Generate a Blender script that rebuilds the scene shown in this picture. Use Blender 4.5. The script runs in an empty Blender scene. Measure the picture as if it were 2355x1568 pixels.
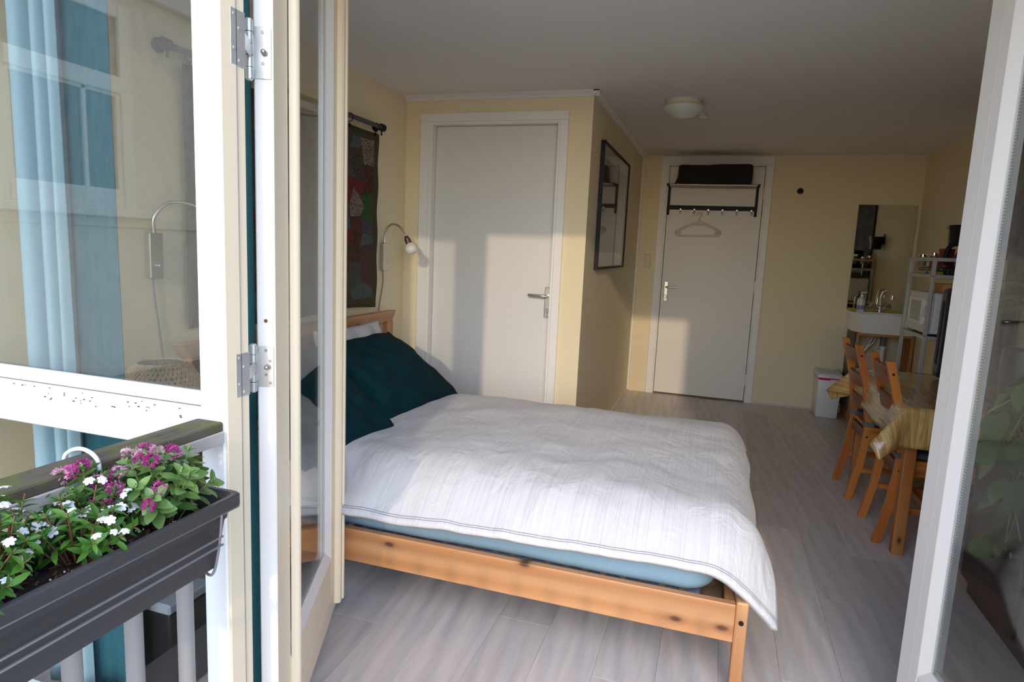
import bpy, bmesh, math, random
from mathutils import Vector, Matrix, noise
random.seed(7)
PI = math.pi
scene = bpy.context.scene
COL = scene.collection

# ------------------------------------------------------------------ camera, sky, sun, exposure
CAM_H = 1.34
cam = bpy.data.cameras.new('camera'); camo = bpy.data.objects.new('camera', cam); COL.objects.link(camo)
cam.sensor_width = 36.0; cam.lens = 36.0 * 1471.24 / 2355.0; cam.clip_start = 0.05; cam.clip_end = 200
yaw, pitch, roll = 0.307350, 0.14269, 0.0447869
fw = Vector((-math.sin(yaw)*math.cos(pitch), math.cos(yaw)*math.cos(pitch), -math.sin(pitch)))
rt = Vector((math.cos(yaw), math.sin(yaw), 0)); up = rt.cross(fw)
rt2 = math.cos(roll)*rt + math.sin(roll)*up; up2 = -math.sin(roll)*rt + math.cos(roll)*up
m = Matrix((rt2, up2, -fw)).transposed().to_4x4(); m.translation = (0, 0, CAM_H)
camo.matrix_world = m
scene.camera = camo
scene.view_settings.view_transform = 'Standard'; scene.view_settings.look = 'None'
scene.view_settings.gamma = 1.0; scene.view_settings.use_curve_mapping = False
scene.view_settings.exposure = 0.50
cy = scene.cycles
cy.max_bounces = 14; cy.diffuse_bounces = 8; cy.glossy_bounces = 6; cy.transparent_max_bounces = 24; cy.transmission_bounces = 8
cy.caustics_reflective = False; cy.caustics_refractive = False
cy.sample_clamp_indirect = 6.0

SUN_DIR = Vector((-0.185, 1.0, -0.285)).normalized()      # the way the light travels
SUN_E, SUN_COL = 0.80, (1.0, 0.80, 0.56)
SKY_STRENGTH = 0.42
world = bpy.data.worlds.new('sky'); scene.world = world; world.use_nodes = True
wt = world.node_tree; wt.nodes.clear()
wo = wt.nodes.new('ShaderNodeOutputWorld'); wb = wt.nodes.new('ShaderNodeBackground')
sk = wt.nodes.new('ShaderNodeTexSky'); sk.sky_type = 'NISHITA'; sk.sun_disc = False
sk.sun_elevation = math.radians(38); sk.sun_rotation = math.atan2(-SUN_DIR.x, -SUN_DIR.y)
sk.air_density = 1.0; sk.dust_density = 1.0; sk.ozone_density = 2.0
wt.links.new(sk.outputs[0], wb.inputs[0]); wb.inputs[1].default_value = SKY_STRENGTH
wt.links.new(wb.outputs[0], wo.inputs[0])
sun = bpy.data.lights.new('sun', 'SUN'); sun.energy = SUN_E; sun.color = SUN_COL; sun.angle = math.radians(1.0)
suno = bpy.data.objects.new('sun', sun); COL.objects.link(suno)
suno.rotation_euler = SUN_DIR.to_track_quat('-Z', 'Y').to_euler(); suno.location = (1, -4, 4)

# ------------------------------------------------------------------ object helpers
ORG = {}
def tag(o, label, cat, group=None, kind=None):
    o['label'] = label; o['category'] = cat
    if group: o['group'] = group
    if kind: o['kind'] = kind
    return o
def struct(o): o['kind'] = 'structure'; return o
def thing(name, loc, label=None, cat=None, group=None, rotz=0.0, local=False):
    o = bpy.data.objects.new(name, None); COL.objects.link(o)
    o.empty_display_size = 0.05; o.location = loc; o.rotation_euler = (0, 0, rotz)
    ORG[o] = Vector((0, 0, 0)) if local else Vector(loc)
    if label: tag(o, label, cat, group)
    return o
def link(name, me, mat, parent=None, center=None, smooth=False):
    o = bpy.data.objects.new(name, me); COL.objects.link(o)
    if mat is not None:
        for mm in (mat if isinstance(mat, (list, tuple)) else [mat]): me.materials.append(mm)
    if smooth:
        for p in me.polygons: p.use_smooth = True
    c = center if center is not None else Vector((0, 0, 0))
    o.location = c - (ORG[parent] if parent is not None else Vector((0, 0, 0)))
    if parent is not None: o.parent = parent
    ORG[o] = Vector(c)
    return o
def add(name, bm, mat, parent=None, smooth=False, base=False):
    """links the bmesh (written in the coordinates of its thing) as one object with its own origin"""
    vs = [v.co for v in bm.verts]
    lo = Vector([min(v[i] for v in vs) for i in range(3)]); hi = Vector([max(v[i] for v in vs) for i in range(3)])
    c = (lo + hi) / 2
    if base: c.z = lo.z
    for v in bm.verts: v.co -= c
    me = bpy.data.meshes.new(name); bmesh.ops.recalc_face_normals(bm, faces=bm.faces); bm.to_mesh(me); bm.free()
    o = link(name, me, mat, parent, c, smooth)
    if smooth == 'auto':
        for p in me.polygons: p.use_smooth = True
        try: me.set_sharp_from_angle(angle=math.radians(38))
        except Exception: pass
    return o
def B(): return bmesh.new()
def box(bm, x0, x1, y0, y1, z0, z1, bev=0.0, mi=0, seg=1):
    x0, x1 = min(x0, x1), max(x0, x1); y0, y1 = min(y0, y1), max(y0, y1); z0, z1 = min(z0, z1), max(z0, z1)
    P = [(x0,y0,z0),(x1,y0,z0),(x1,y1,z0),(x0,y1,z0),(x0,y0,z1),(x1,y0,z1),(x1,y1,z1),(x0,y1,z1)]
    return hexa(bm, P, bev, mi, seg)
def hexa(bm, P, bev=0.0, mi=0, seg=1):
    v = [bm.verts.new(p) for p in P]
    F = [(0,3,2,1),(4,5,6,7),(0,1,5,4),(1,2,6,5),(2,3,7,6),(3,0,4,7)]
    fs = [bm.faces.new([v[i] for i in f]) for f in F]
    for f in fs: f.material_index = mi
    if bev > 0:
        es = list({e for f in fs for e in f.edges})
        bmesh.ops.bevel(bm, geom=es, offset=bev, segments=seg, profile=0.5, affect='EDGES', clamp_overlap=True)
    return v
def bar(bm, a, b, w, t, upv=(0, 0, 1), bev=0.0, mi=0):
    """straight square bar from a to b: w across, t along the up vector"""
    a = Vector(a); b = Vector(b); d = (b-a).normalized(); u = Vector(upv)
    s = d.cross(u)
    if s.length < 1e-4: u = Vector((1, 0, 0)); s = d.cross(u)
    s.normalize(); u = s.cross(d).normalized()
    P = []
    for c in (a, b):
        P += [c - s*w/2 - u*t/2, c + s*w/2 - u*t/2, c + s*w/2 + u*t/2, c - s*w/2 + u*t/2]
    return hexa(bm, P, bev, mi)
def cyl(bm, a, b, r0, r1=None, n=16, cap=True, mi=0):
    a = Vector(a); b = Vector(b); r1 = r0 if r1 is None else r1
    d = (b-a).normalized(); x = d.orthogonal().normalized(); y = d.cross(x)
    A = [bm.verts.new(a + (x*math.cos(2*PI*i/n) + y*math.sin(2*PI*i/n))*r0) for i in range(n)]
    Bv = [bm.verts.new(b + (x*math.cos(2*PI*i/n) + y*math.sin(2*PI*i/n))*r1) for i in range(n)]
    for i in range(n):
        f = bm.faces.new((A[i], A[(i+1)%n], Bv[(i+1)%n], Bv[i])); f.material_index = mi
    if cap:
        f = bm.faces.new(A[::-1]); f.material_index = mi
        f = bm.faces.new(Bv); f.material_index = mi
def tube(bm, pts, r, n=8, cap=True, mi=0, closed=False):
    pts = [Vector(p) for p in pts]; rings = []; N = len(pts)
    t0 = (pts[1]-pts[0]).normalized(); x = t0.orthogonal().normalized()
    for i, p in enumerate(pts):
        if closed: t = (pts[(i+1)%N]-pts[i-1]).normalized()
        else: t = (pts[min(i+1, N-1)]-pts[max(i-1, 0)]).normalized()
        x = (x - t*x.dot(t)).normalized(); y = t.cross(x)
        rr = r(i/(N-1)) if callable(r) else r
        rings.append([bm.verts.new(p + (x*math.cos(2*PI*k/n) + y*math.sin(2*PI*k/n))*rr) for k in range(n)])
    for i in range(N if closed else N-1):
        a, b = rings[i], rings[(i+1)%N]
        for k in range(n):
            f = bm.faces.new((a[k], a[(k+1)%n], b[(k+1)%n], b[k])); f.material_index = mi
    if cap and not closed:
        bm.faces.new(rings[0][::-1]).material_index = mi; bm.faces.new(rings[-1]).material_index = mi
def lathe(bm, prof, c=(0, 0, 0), n=28, mi=0, axis='z'):
    c = Vector(c); rings = []
    for r, z in prof:
        if r < 1e-6:
            rings.append([bm.verts.new(c + (Vector((0, 0, z)) if axis == 'z' else Vector((0, z, 0)) if axis == 'y' else Vector((z, 0, 0))))]); continue
        R = []
        for i in range(n):
            a = 2*PI*i/n; p = (r*math.cos(a), r*math.sin(a), z)
            if axis == 'y': p = (p[0], z, p[1])
            if axis == 'x': p = (z, p[0], p[1])
            R.append(bm.verts.new(c + Vector(p)))
        rings.append(R)
    for a, b in zip(rings, rings[1:]):
        if len(a) == 1 and len(b) == 1: continue
        if len(a) == 1:
            for i in range(n): bm.faces.new((a[0], b[i], b[(i+1)%n])).material_index = mi
        elif len(b) == 1:
            for i in range(n): bm.faces.new((a[i], a[(i+1)%n], b[0])).material_index = mi
        else:
            for i in range(n): bm.faces.new((a[i], a[(i+1)%n], b[(i+1)%n], b[i])).material_index = mi
def ball(bm, c, r, sx=1, sy=1, sz=1, u=16, v=10):
    mt = Matrix.Translation(c) @ Matrix.Diagonal((r*sx, r*sy, r*sz, 1))
    bmesh.ops.create_uvsphere(bm, u_segments=u, v_segments=v, radius=1, matrix=mt)
def prism(bm, pts, axis, a, b, mi=0):
    """polygon pts in the plane across axis ('x','y','z'), pushed from a to b"""
    def P(p, t): return (t, p[0], p[1]) if axis == 'x' else (p[0], t, p[1]) if axis == 'y' else (p[0], p[1], t)
    A = [bm.verts.new(P(p, a)) for p in pts]; C = [bm.verts.new(P(p, b)) for p in pts]; n = len(pts)
    bm.faces.new(A[::-1]).material_index = mi; bm.faces.new(C).material_index = mi
    for i in range(n): bm.faces.new((A[i], A[(i+1)%n], C[(i+1)%n], C[i])).material_index = mi
def ring_frame(bm, axis, t0, t1, u0, u1, v0, v1, w, bev=0):
    """rectangular frame of width w in the plane across axis"""
    def bb(a0, a1, b0, b1):
        if axis == 'y': box(bm, a0, a1, t0, t1, b0, b1, bev)
        elif axis == 'x': box(bm, t0, t1, a0, a1, b0, b1, bev)
    bb(u0, u0+w, v0, v1); bb(u1-w, u1, v0, v1); bb(u0+w, u1-w, v0, v0+w); bb(u0+w, u1-w, v1-w, v1)
def arc(p0, p1, p2, n=12):
    p0, p1, p2 = Vector(p0), Vector(p1), Vector(p2)
    return [p0*(1-t)**2 + p1*2*t*(1-t) + p2*t*t for t in [i/(n-1) for i in range(n)]]
def spline(pts, n=8):
    pts = [Vector(p) for p in pts]; out = []
    for i in range(len(pts)-1):
        a = pts[max(i-1, 0)]; b = pts[i]; c = pts[i+1]; d = pts[min(i+2, len(pts)-1)]
        for k in range(n):
            t = k/n
            out.append(0.5*((2*b) + (c-a)*t + (2*a-5*b+4*c-d)*t*t + (3*b-a-3*c+d)*t**3))
    out.append(pts[-1]); return out
def copy_tree(o, parent=None):
    c = o.copy(); COL.objects.link(c); c.parent = parent; ORG[c] = ORG[o].copy()
    for ch in list(o.children): copy_tree(ch, c)
    return c

# ------------------------------------------------------------------ materials
MATS = {}
def newmat(name):
    mt = bpy.data.materials.new(name); mt.use_nodes = True
    nt = mt.node_tree; bs = nt.nodes['Principled BSDF']
    return mt, nt, bs
def bump_noise(nt, bs, scale, strength, vec=None, dist=0.002, detail=4):
    n = nt.nodes.new('ShaderNodeTexNoise'); n.inputs['Scale'].default_value = scale; n.inputs['Detail'].default_value = detail
    b = nt.nodes.new('ShaderNodeBump'); b.inputs['Strength'].default_value = strength; b.inputs['Distance'].default_value = dist
    if vec is not None: nt.links.new(vec, n.inputs['Vector'])
    nt.links.new(n.outputs['Fac'], b.inputs['Height']); nt.links.new(b.outputs[0], bs.inputs['Normal'])
    return n
def coord(nt, kind='Object', scale=(1, 1, 1), rnd=False):
    tc = nt.nodes.new('ShaderNodeTexCoord'); mp = nt.nodes.new('ShaderNodeMapping'); mp.inputs['Scale'].default_value = scale
    nt.links.new(tc.outputs[kind], mp.inputs['Vector'])
    if rnd:
        oi = nt.nodes.new('ShaderNodeObjectInfo'); mu = nt.nodes.new('ShaderNodeMath'); mu.operation = 'MULTIPLY'; mu.inputs[1].default_value = 37.0
        nt.links.new(oi.outputs['Random'], mu.inputs[0]); nt.links.new(mu.outputs[0], mp.inputs['Location'])
    return mp.outputs[0]
def ramp(nt, fac, stops):
    r = nt.nodes.new('ShaderNodeValToRGB'); el = r.color_ramp.elements
    while len(el) > 1: el.remove(el[-1])
    el[0].position, el[0].color = stops[0][0], (*stops[0][1], 1)
    for p, c in stops[1:]:
        e = el.new(p); e.color = (*c, 1)
    nt.links.new(fac, r.inputs['Fac']); return r.outputs['Color']
def mixc(nt, fac, a, b, mode='MIX'):
    n = nt.nodes.new('ShaderNodeMix'); n.data_type = 'RGBA'; n.blend_type = mode
    for s, v in ((n.inputs['Factor'], fac), (n.inputs['A'], a), (n.inputs['B'], b)):
        if hasattr(v, 'links'): nt.links.new(v, s)
        elif isinstance(v, (int, float)): s.default_value = v
        else: s.default_value = (*v, 1)
    return n.outputs['Result']
def mth(nt, op, a, b=0.0):
    n = nt.nodes.new('ShaderNodeMath'); n.operation = op
    for s, v in ((n.inputs[0], a), (n.inputs[1], b)):
        if hasattr(v, 'links'): nt.links.new(v, s)
        else: s.default_value = v
    return n.outputs[0]
def plain(name, col, rough=0.5, metal=0.0, bump=None, vary=0.0, spec=0.5, coat=0.0):
    if name in MATS: return MATS[name]
    mt, nt, bs = newmat(name)
    bs.inputs['Base Color'].default_value = (*col, 1); bs.inputs['Roughness'].default_value = rough
    bs.inputs['Metallic'].default_value = metal; bs.inputs['Specular IOR Level'].default_value = spec
    bs.inputs['Coat Weight'].default_value = coat
    v = coord(nt, 'Object', rnd=True)
    if vary:
        n = nt.nodes.new('ShaderNodeTexNoise'); n.inputs['Scale'].default_value = 9; n.inputs['Detail'].default_value = 5
        nt.links.new(v, n.inputs['Vector'])
        c = ramp(nt, n.outputs['Fac'], [(0.3, tuple(x*(1-vary) for x in col)), (0.7, tuple(min(1, x*(1+vary)) for x in col))])
        nt.links.new(c, bs.inputs['Base Color'])
    if bump: bump_noise(nt, bs, bump[0], bump[1], v)
    MATS[name] = mt; return mt
def wood(name, axis, c1, c2, knots=None, rough=0.45, scale=1.0, ring=1.0):
    """long grain along axis, with knots as dark spots"""
    key = name + '_' + axis
    if key in MATS: return MATS[key]
    mt, nt, bs = newmat(key); bs.inputs['Roughness'].default_value = rough
    s = {'x': (0.7, 14, 14), 'y': (14, 0.7, 14), 'z': (14, 14, 0.7)}[axis]
    v = coord(nt, 'Object', tuple(k*scale for k in s), rnd=True)
    n = nt.nodes.new('ShaderNodeTexNoise'); n.inputs['Scale'].default_value = 2.2; n.inputs['Detail'].default_value = 6; n.inputs['Distortion'].default_value = 0.6
    nt.links.new(v, n.inputs['Vector'])
    w = nt.nodes.new('ShaderNodeTexWave'); w.wave_type = 'RINGS'; w.inputs['Scale'].default_value = 0.35*ring; w.inputs['Distortion'].default_value = 5; w.inputs['Detail'].default_value = 3
    w.inputs['Detail Scale'].default_value = 0.8
    nt.links.new(v, w.inputs['Vector'])
    f = mth(nt, 'ADD', mth(nt, 'MULTIPLY', n.outputs['Fac'], 0.6), mth(nt, 'MULTIPLY', w.outputs['Fac'], 0.4))
    c = ramp(nt, f, [(0.25, c2), (0.7, c1)])
    if knots:
        v2 = coord(nt, 'Object', (1, 1, 1), rnd=True); se = nt.nodes.new('ShaderNodeSeparateXYZ'); co = nt.nodes.new('ShaderNodeCombineXYZ'); nt.links.new(v2, se.inputs[0])
        la, ca = {'x': (0, 2), 'y': (1, 2), 'z': (2, 0)}[axis]
        nt.links.new(mth(nt, 'MULTIPLY', se.outputs[la], 3.4*knots), co.inputs[0]); nt.links.new(mth(nt, 'MULTIPLY', se.outputs[ca], 7.0*knots), co.inputs[1])
        vo = nt.nodes.new('ShaderNodeTexVoronoi'); vo.voronoi_dimensions = '2D'; vo.inputs['Scale'].default_value = 1.0; nt.links.new(co.outputs[0], vo.inputs['Vector'])
        k = ramp(nt, vo.outputs['Distance'], [(0.035, (1, 1, 1)), (0.085, (0.25, 0.25, 0.25)), (0.16, (0, 0, 0))])
        c = mixc(nt, k, c, tuple(x*0.22 for x in c2))
    nt.links.new(c, bs.inputs['Base Color'])
    b = nt.nodes.new('ShaderNodeBump'); b.inputs['Strength'].default_value = 0.12; b.inputs['Distance'].default_value = 0.001
    nt.links.new(f, b.inputs['Height']); nt.links.new(b.outputs[0], bs.inputs['Normal'])
    MATS[key] = mt; return mt
def glass(name, r0=0.06, tint=(0.93, 0.96, 0.95), rough=0.0, dirt=0.0):
    mt, nt, bs = newmat(name); nt.nodes.remove(bs)
    out = nt.nodes['Material Output']
    ge = nt.nodes.new('ShaderNodeNewGeometry'); dp = nt.nodes.new('ShaderNodeVectorMath'); dp.operation = 'DOT_PRODUCT'
    nt.links.new(ge.outputs['Incoming'], dp.inputs[0]); nt.links.new(ge.outputs['Normal'], dp.inputs[1])
    c = mth(nt, 'ABSOLUTE', dp.outputs['Value']); ic = mth(nt, 'SUBTRACT', 1.0, c); p5 = mth(nt, 'POWER', ic, 5.0)
    f = mth(nt, 'ADD', mth(nt, 'MULTIPLY', p5, 1-r0), r0)
    tr = nt.nodes.new('ShaderNodeBsdfTransparent'); tr.inputs[0].default_value = (*tint, 1)
    gl = nt.nodes.new('ShaderNodeBsdfGlossy'); gl.inputs['Roughness'].default_value = rough
    mx = nt.nodes.new('ShaderNodeMixShader'); nt.links.new(f, mx.inputs[0]); nt.links.new(tr.outputs[0], mx.inputs[1]); nt.links.new(gl.outputs[0], mx.inputs[2])
    sh = mx.outputs[0]
    if dirt:
        df = nt.nodes.new('ShaderNodeBsdfDiffuse'); df.inputs[0].default_value = (0.62, 0.60, 0.56, 1)
        n = nt.nodes.new('ShaderNodeTexNoise'); n.inputs['Scale'].default_value = 60; n.inputs['Detail'].default_value = 8
        v = coord(nt, 'Object', (1, 1, 0.35)); nt.links.new(v, n.inputs['Vector'])
        d = mth(nt, 'MULTIPLY', n.outputs['Fac'], dirt*2)
        m2 = nt.nodes.new('ShaderNodeMixShader'); nt.links.new(d, m2.inputs[0]); nt.links.new(sh, m2.inputs[1]); nt.links.new(df.outputs[0], m2.inputs[2])
        sh = m2.outputs[0]
    nt.links.new(sh, out.inputs['Surface']); MATS[name] = mt; return mt

M_CREAM_WALL = plain('cream wall paint', (0.78, 0.675, 0.46), 0.85, bump=(140, 0.12))
M_CEIL = plain('ceiling paint', (0.80, 0.765, 0.71), 0.9, bump=(120, 0.1))
M_WHITE = plain('white gloss paint', (0.86, 0.86, 0.86), 0.35, bump=(40, 0.03))
M_WHITE_IN = plain('white door paint', (0.80, 0.78, 0.75), 0.45, bump=(60, 0.04))
M_CREAM = plain('cream gloss paint', (0.88, 0.745, 0.54), 0.38, bump=(50, 0.04))
M_CREAM2 = plain('cream frame paint', (0.86, 0.77, 0.61), 0.4, bump=(50, 0.04))
M_LEAF = plain('pale leaf edge paint', (0.86, 0.81, 0.755), 0.4, bump=(50, 0.05))
M_GAP = plain('dark joint', (0.16, 0.13, 0.10), 0.9)
M_FADED = plain('cream filler joint', (0.62, 0.48, 0.22), 0.9)
M_STEEL = plain('galvanised steel', (0.66, 0.66, 0.64), 0.38, 0.65, vary=0.15)
M_CHROME = plain('chrome', (0.75, 0.75, 0.76), 0.12, 1.0)
M_BRUSH = plain('brushed steel', (0.60, 0.57, 0.53), 0.35, 1.0)
M_BLACK = plain('black painted metal', (0.010, 0.010, 0.012), 0.55, spec=0.25)
M_BLACKF = plain('black cloth', (0.012, 0.010, 0.010), 0.95, bump=(90, 0.3))
M_DARKROD = plain('dark grey metal', (0.05, 0.05, 0.055), 0.45)
M_GLASS = glass('window glass', 0.085, (0.90, 0.92, 0.91), dirt=0.02)
M_GLASS2 = glass('door glass', 0.042, (0.97, 0.98, 0.975), dirt=0.001)
M_PICGLASS = glass('picture glass', 0.04, (1, 1, 1))
M_SPACER = plain('aluminium spacer', (0.66, 0.68, 0.68), 0.4, 0.6)
M_ZINC = plain('grey painted baluster', (0.33, 0.31, 0.30), 0.45)

# ------------------------------------------------------------------ large structure: floor with its planks
def plank_mat():
    mt, nt, bs = newmat('pale oak laminate'); bs.inputs['Roughness'].default_value = 0.38
    v = coord(nt, 'Object', (9, 0.8, 1), rnd=True)
    n = nt.nodes.new('ShaderNodeTexNoise'); n.inputs['Scale'].default_value = 3.0; n.inputs['Detail'].default_value = 7; n.inputs['Distortion'].default_value = 1.2
    nt.links.new(v, n.inputs['Vector'])
    v2 = coord(nt, 'Object', (5.0, 0.55, 1), rnd=True)
    w = nt.nodes.new('ShaderNodeTexWave'); w.wave_type = 'RINGS'; w.rings_direction = 'Z'; w.inputs['Scale'].default_value = 1.3; w.inputs['Distortion'].default_value = 6; w.inputs['Detail'].default_value = 3
    nt.links.new(v2, w.inputs['Vector'])
    v3 = coord(nt, 'Object', (120, 3, 1), rnd=True)
    n3 = nt.nodes.new('ShaderNodeTexNoise'); n3.inputs['Scale'].default_value = 2.0; n3.inputs['Detail'].default_value = 3
    nt.links.new(v3, n3.inputs['Vector'])
    f = mth(nt, 'ADD', mth(nt, 'MULTIPLY', n.outputs['Fac'], 0.62), mth(nt, 'ADD', mth(nt, 'MULTIPLY', w.outputs['Fac'], 0.16), mth(nt, 'MULTIPLY', n3.outputs['Fac'], 0.22)))
    c = ramp(nt, f, [(0.2, (0.46, 0.42, 0.40)), (0.5, (0.58, 0.535, 0.51)), (0.8, (0.66, 0.62, 0.60))])
    oi = nt.nodes.new('ShaderNodeObjectInfo')
    c = mixc(nt, 1.0, c, ramp(nt, oi.outputs['Random'], [(0, (0.88, 0.88, 0.88)), (1, (1.08, 1.07, 1.06))]), 'MULTIPLY')
    nt.links.new(c, bs.inputs['Base Color'])
    return mt
M_PLANK = plank_mat()
bm = B(); box(bm, -2.1, 1.7, 1.03, 6.45, -0.12, -0.012)
floor = struct(add('floor', bm, M_GAP))
PW, PL = 0.193, 1.285
pm = B(); box(pm, -PW/2+0.0003, PW/2-0.0003, -PL/2+0.0003, PL/2-0.0003, -0.012, 0.0, 0.0006)
pme = bpy.data.meshes.new('plank'); pm.to_mesh(pme); pm.free(); pme.materials.append(M_PLANK)
first = True
for i in range(19):
    x = -1.9 + PW*i - 0.02
    off = [0.0, 0.47, 0.93, 0.25, 0.72][i % 5]
    for j in range(-1, 5):
        y0 = 1.16 + off + PL*j; y1 = y0 + PL
        a, b = max(y0, 1.10), min(y1, 6.33)
        if b - a < 0.08 or (x < -0.8 and a > 3.86): continue
        if x < -0.8 and b > 3.95: b = 3.95
        if abs((b-a)-PL) < 1e-4: me = pme
        else:
            q = B(); box(q, -PW/2+0.0003, PW/2-0.0003, -(b-a)/2+0.0003, (b-a)/2-0.0003, -0.012, 0.0, 0.0006)
            me = bpy.data.meshes.new('plank'); q.to_mesh(me); q.free(); me.materials.append(M_PLANK)
        o = bpy.data.objects.new('plank', me); COL.objects.link(o); o.parent = floor
        o.location = Vector((x, (a+b)/2, 0)) - ORG[floor]

# walls, ceiling
CEIL = 2.275
def wall(name, boxes, mat=M_CREAM_WALL):
    bm = B()
    for b in boxes: box(bm, *b)
    return struct(add(name, bm, mat))
wall('ceiling', [(-2.1, 1.7, 1.02, 6.45, CEIL, 2.42)], M_CEIL)
wall('wall_left', [(-2.12, -2.0, 1.16, 3.85, -0.012, CEIL)])
wall('wall_rear', [(-2.12, -1.825, 3.85, 3.97, -0.012, CEIL), (-0.972, -0.785, 3.85, 3.97, -0.012, CEIL), (-1.825, -0.972, 3.85, 3.97, 2.112, CEIL)])
wall('wall_partition', [(-0.885, -0.785, 3.97, 6.33, -0.012, CEIL)])
wall('wall_back', [(-0.885, -0.535, 6.33, 6.45, -0.012, CEIL), (0.335, 1.70, 6.33, 6.45, -0.012, CEIL), (-0.535, 0.335, 6.33, 6.45, 2.185, CEIL)])
wall('wall_right', [(1.58, 1.70, 1.02, 6.33, -0.012, CEIL)])
wall('wall_front', [(0.78, 1.58, 1.03, 1.16, -0.3, CEIL), (-2.12, 0.78, 1.03, 1.16, 2.25, CEIL), (-5.5, -2.06, 1.03, 1.16, -3.2, 4.2), (-2.06, 1.7, 1.04, 1.16, -3.2, -0.3), (-2.06, 1.7, 1.03, 1.15, 2.42, 4.2), (-2.06, -1.0, 1.05, 1.16, -0.3, 0.05)], M_WHITE)
wall('wall_light_block', [(-0.9, 1.7, 6.47, 6.55, -0.1, 2.42), (-2.12, -0.885, 4.02, 4.1, -0.1, 2.42), (-2.2, -2.12, 3.85, 4.1, -0.1, 2.42)], M_GAP)  # unseen backing added behind both doors to stop outside light leaking in
# cove moulding above the bathroom door wall and along the partition
def cove(name, p0, p1, nrm):
    p0 = Vector(p0); p1 = Vector(p1); nrm = Vector(nrm); bm = B()
    prof = [(0, 0), (0.034, 0), (0.034, -0.006), (0.024, -0.012), (0.012, -0.022), (0.008, -0.03), (0, -0.03)]
    A = [bm.verts.new(p0 + nrm*a + Vector((0, 0, b))) for a, b in prof]; C = [bm.verts.new(p1 + nrm*a + Vector((0, 0, b))) for a, b in prof]
    n = len(prof); bm.faces.new(A[::-1]); bm.faces.new(C)
    for i in range(n): bm.faces.new((A[i], A[(i+1)%n], C[(i+1)%n], C[i]))
    return struct(add(name, bm, M_WHITE_IN))
cove('trim_1', (-2.0, 3.85, CEIL), (-0.751, 3.85, CEIL), (0, -1, 0))
cove('trim_2', (-0.785, 3.816, CEIL), (-0.785, 6.33, CEIL), (1, 0, 0))
bm = B(); box(bm, -0.785, -0.764, 6.308, 6.33, 0, 2.245, 0.004); struct(add('trim_3', bm, M_WHITE_IN))
bm = B(); prism(bm, [(-0.785, 0.0), (-0.768, 0.0), (-0.772, 0.013), (-0.785, 0.019)], 'y', 3.86, 6.30); struct(add('baseboard_partition', bm, M_PLANK))
bm = B(); prism(bm, [(6.33, 0.0), (6.33, 0.014), (6.322, 0.010), (6.319, 0.0)], 'x', 0.40, 1.57); struct(add('baseboard_back', bm, M_PLANK))

# ------------------------------------------------------------------ door_1: plain grey-white flush door behind the bed
d1 = struct(thing('door_1', (-1.4, 3.85, 0)))
bm = B()
for (x0, x1, z0, z1) in ((-1.893, -1.832, 0, 2.113), (-0.975, -0.925, 0, 2.113), (-1.893, -0.925, 2.113, 2.166)):
    box(bm, x0, x1, 3.832, 3.85, z0, z1, 0.003)
add('casing', bm, M_WHITE_IN, d1)
bm = B()
box(bm, -1.832, -1.808, 3.838, 3.96, 0, 2.113, 0.002); box(bm, -0.990, -0.972, 3.838, 3.96, 0, 2.113, 0.002); box(bm, -1.808, -0.990, 3.838, 3.96, 2.096, 2.113, 0.002)
add('jamb', bm, M_WHITE_IN, d1)
bm = B(); box(bm, -1.806, -0.992, 3.896, 3.936, 0.012, 2.094, 0.002)
leaf1 = add('leaf', bm, plain('grey white door', (0.70, 0.68, 0.66), 0.5, bump=(70, 0.03)), d1); leaf1['label'] = 'flat grey-white door leaf'
def door_handle(parent, x, y, z, dirx, mat=M_BRUSH):
    """long plate with lever, keyhole and a key, on a face looking at -y"""
    bm = B(); box(bm, x-0.018, x+0.018, y-0.008, y, z-0.135, z+0.055, 0.004, seg=2)
    for s in (-0.120, 0.043): cyl(bm, (x, y-0.0095, z+s), (x, y-0.006, z+s), 0.0035, n=10)
    h = add('handle_plate', bm, mat, parent)
    bm = B()
    cyl(bm, (x, y-0.006, z), (x, y-0.045, z), 0.009, 0.009, 12)
    pts = [(x, y-0.045, z), (x+dirx*0.02, y-0.052, z+0.002), (x+dirx*0.06, y-0.052, z+0.003), (x+dirx*0.115, y-0.048, z+0.004)]
    tube(bm, spline(pts, 5), lambda t: 0.0095 - 0.0015*t, 10)
    add('lever', bm, mat, h, smooth='auto')
    bm = B(); cyl(bm, (x, y-0.009, z-0.075), (x, y-0.026, z-0.075), 0.003, n=8)
    ring = [(x+0.012*math.cos(a), y-0.028, z-0.088+0.014*math.sin(a)) for a in [2*PI*i/16 for i in range(16)]]
    tube(bm, ring, 0.0022, 6, closed=True); box(bm, x-0.004, x+0.004, y-0.030, y-0.026, z-0.135, z-0.1, 0.001)
    add('key', bm, M_STEEL, h)
door_handle(d1, -1.015, 3.896, 1.057, -1)

# ------------------------------------------------------------------ door_2: back door with casing, hinges, handle
d2 = struct(thing('door_2', (-0.1, 6.33, 0)))
bm = B()
for (x0, x1, z0, z1) in ((-0.603, -0.540, 0, 2.19), (0.330, 0.386, 0, 2.19), (-0.603, 0.386, 2.19, 2.262)):
    box(bm, x0, x1, 6.311, 6.33, z0, z1, 0.003)
add('casing', bm, M_WHITE_IN, d2)
bm = B()
box(bm, -0.540, -0.527, 6.315, 6.44, 0, 2.19, 0.002); box(bm, 0.317, 0.330, 6.315, 6.44, 0, 2.19, 0.002); box(bm, -0.527, 0.317, 6.315, 6.44, 2.176, 2.19, 0.002)
add('jamb', bm, M_WHITE_IN, d2)
bm = B(); box(bm, -0.522, 0.312, 6.318, 6.358, 0.016, 2.171, 0.002)
add('leaf', bm, plain('white door leaf', (0.78, 0.74, 0.68), 0.5, bump=(70, 0.03)), d2)
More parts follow.
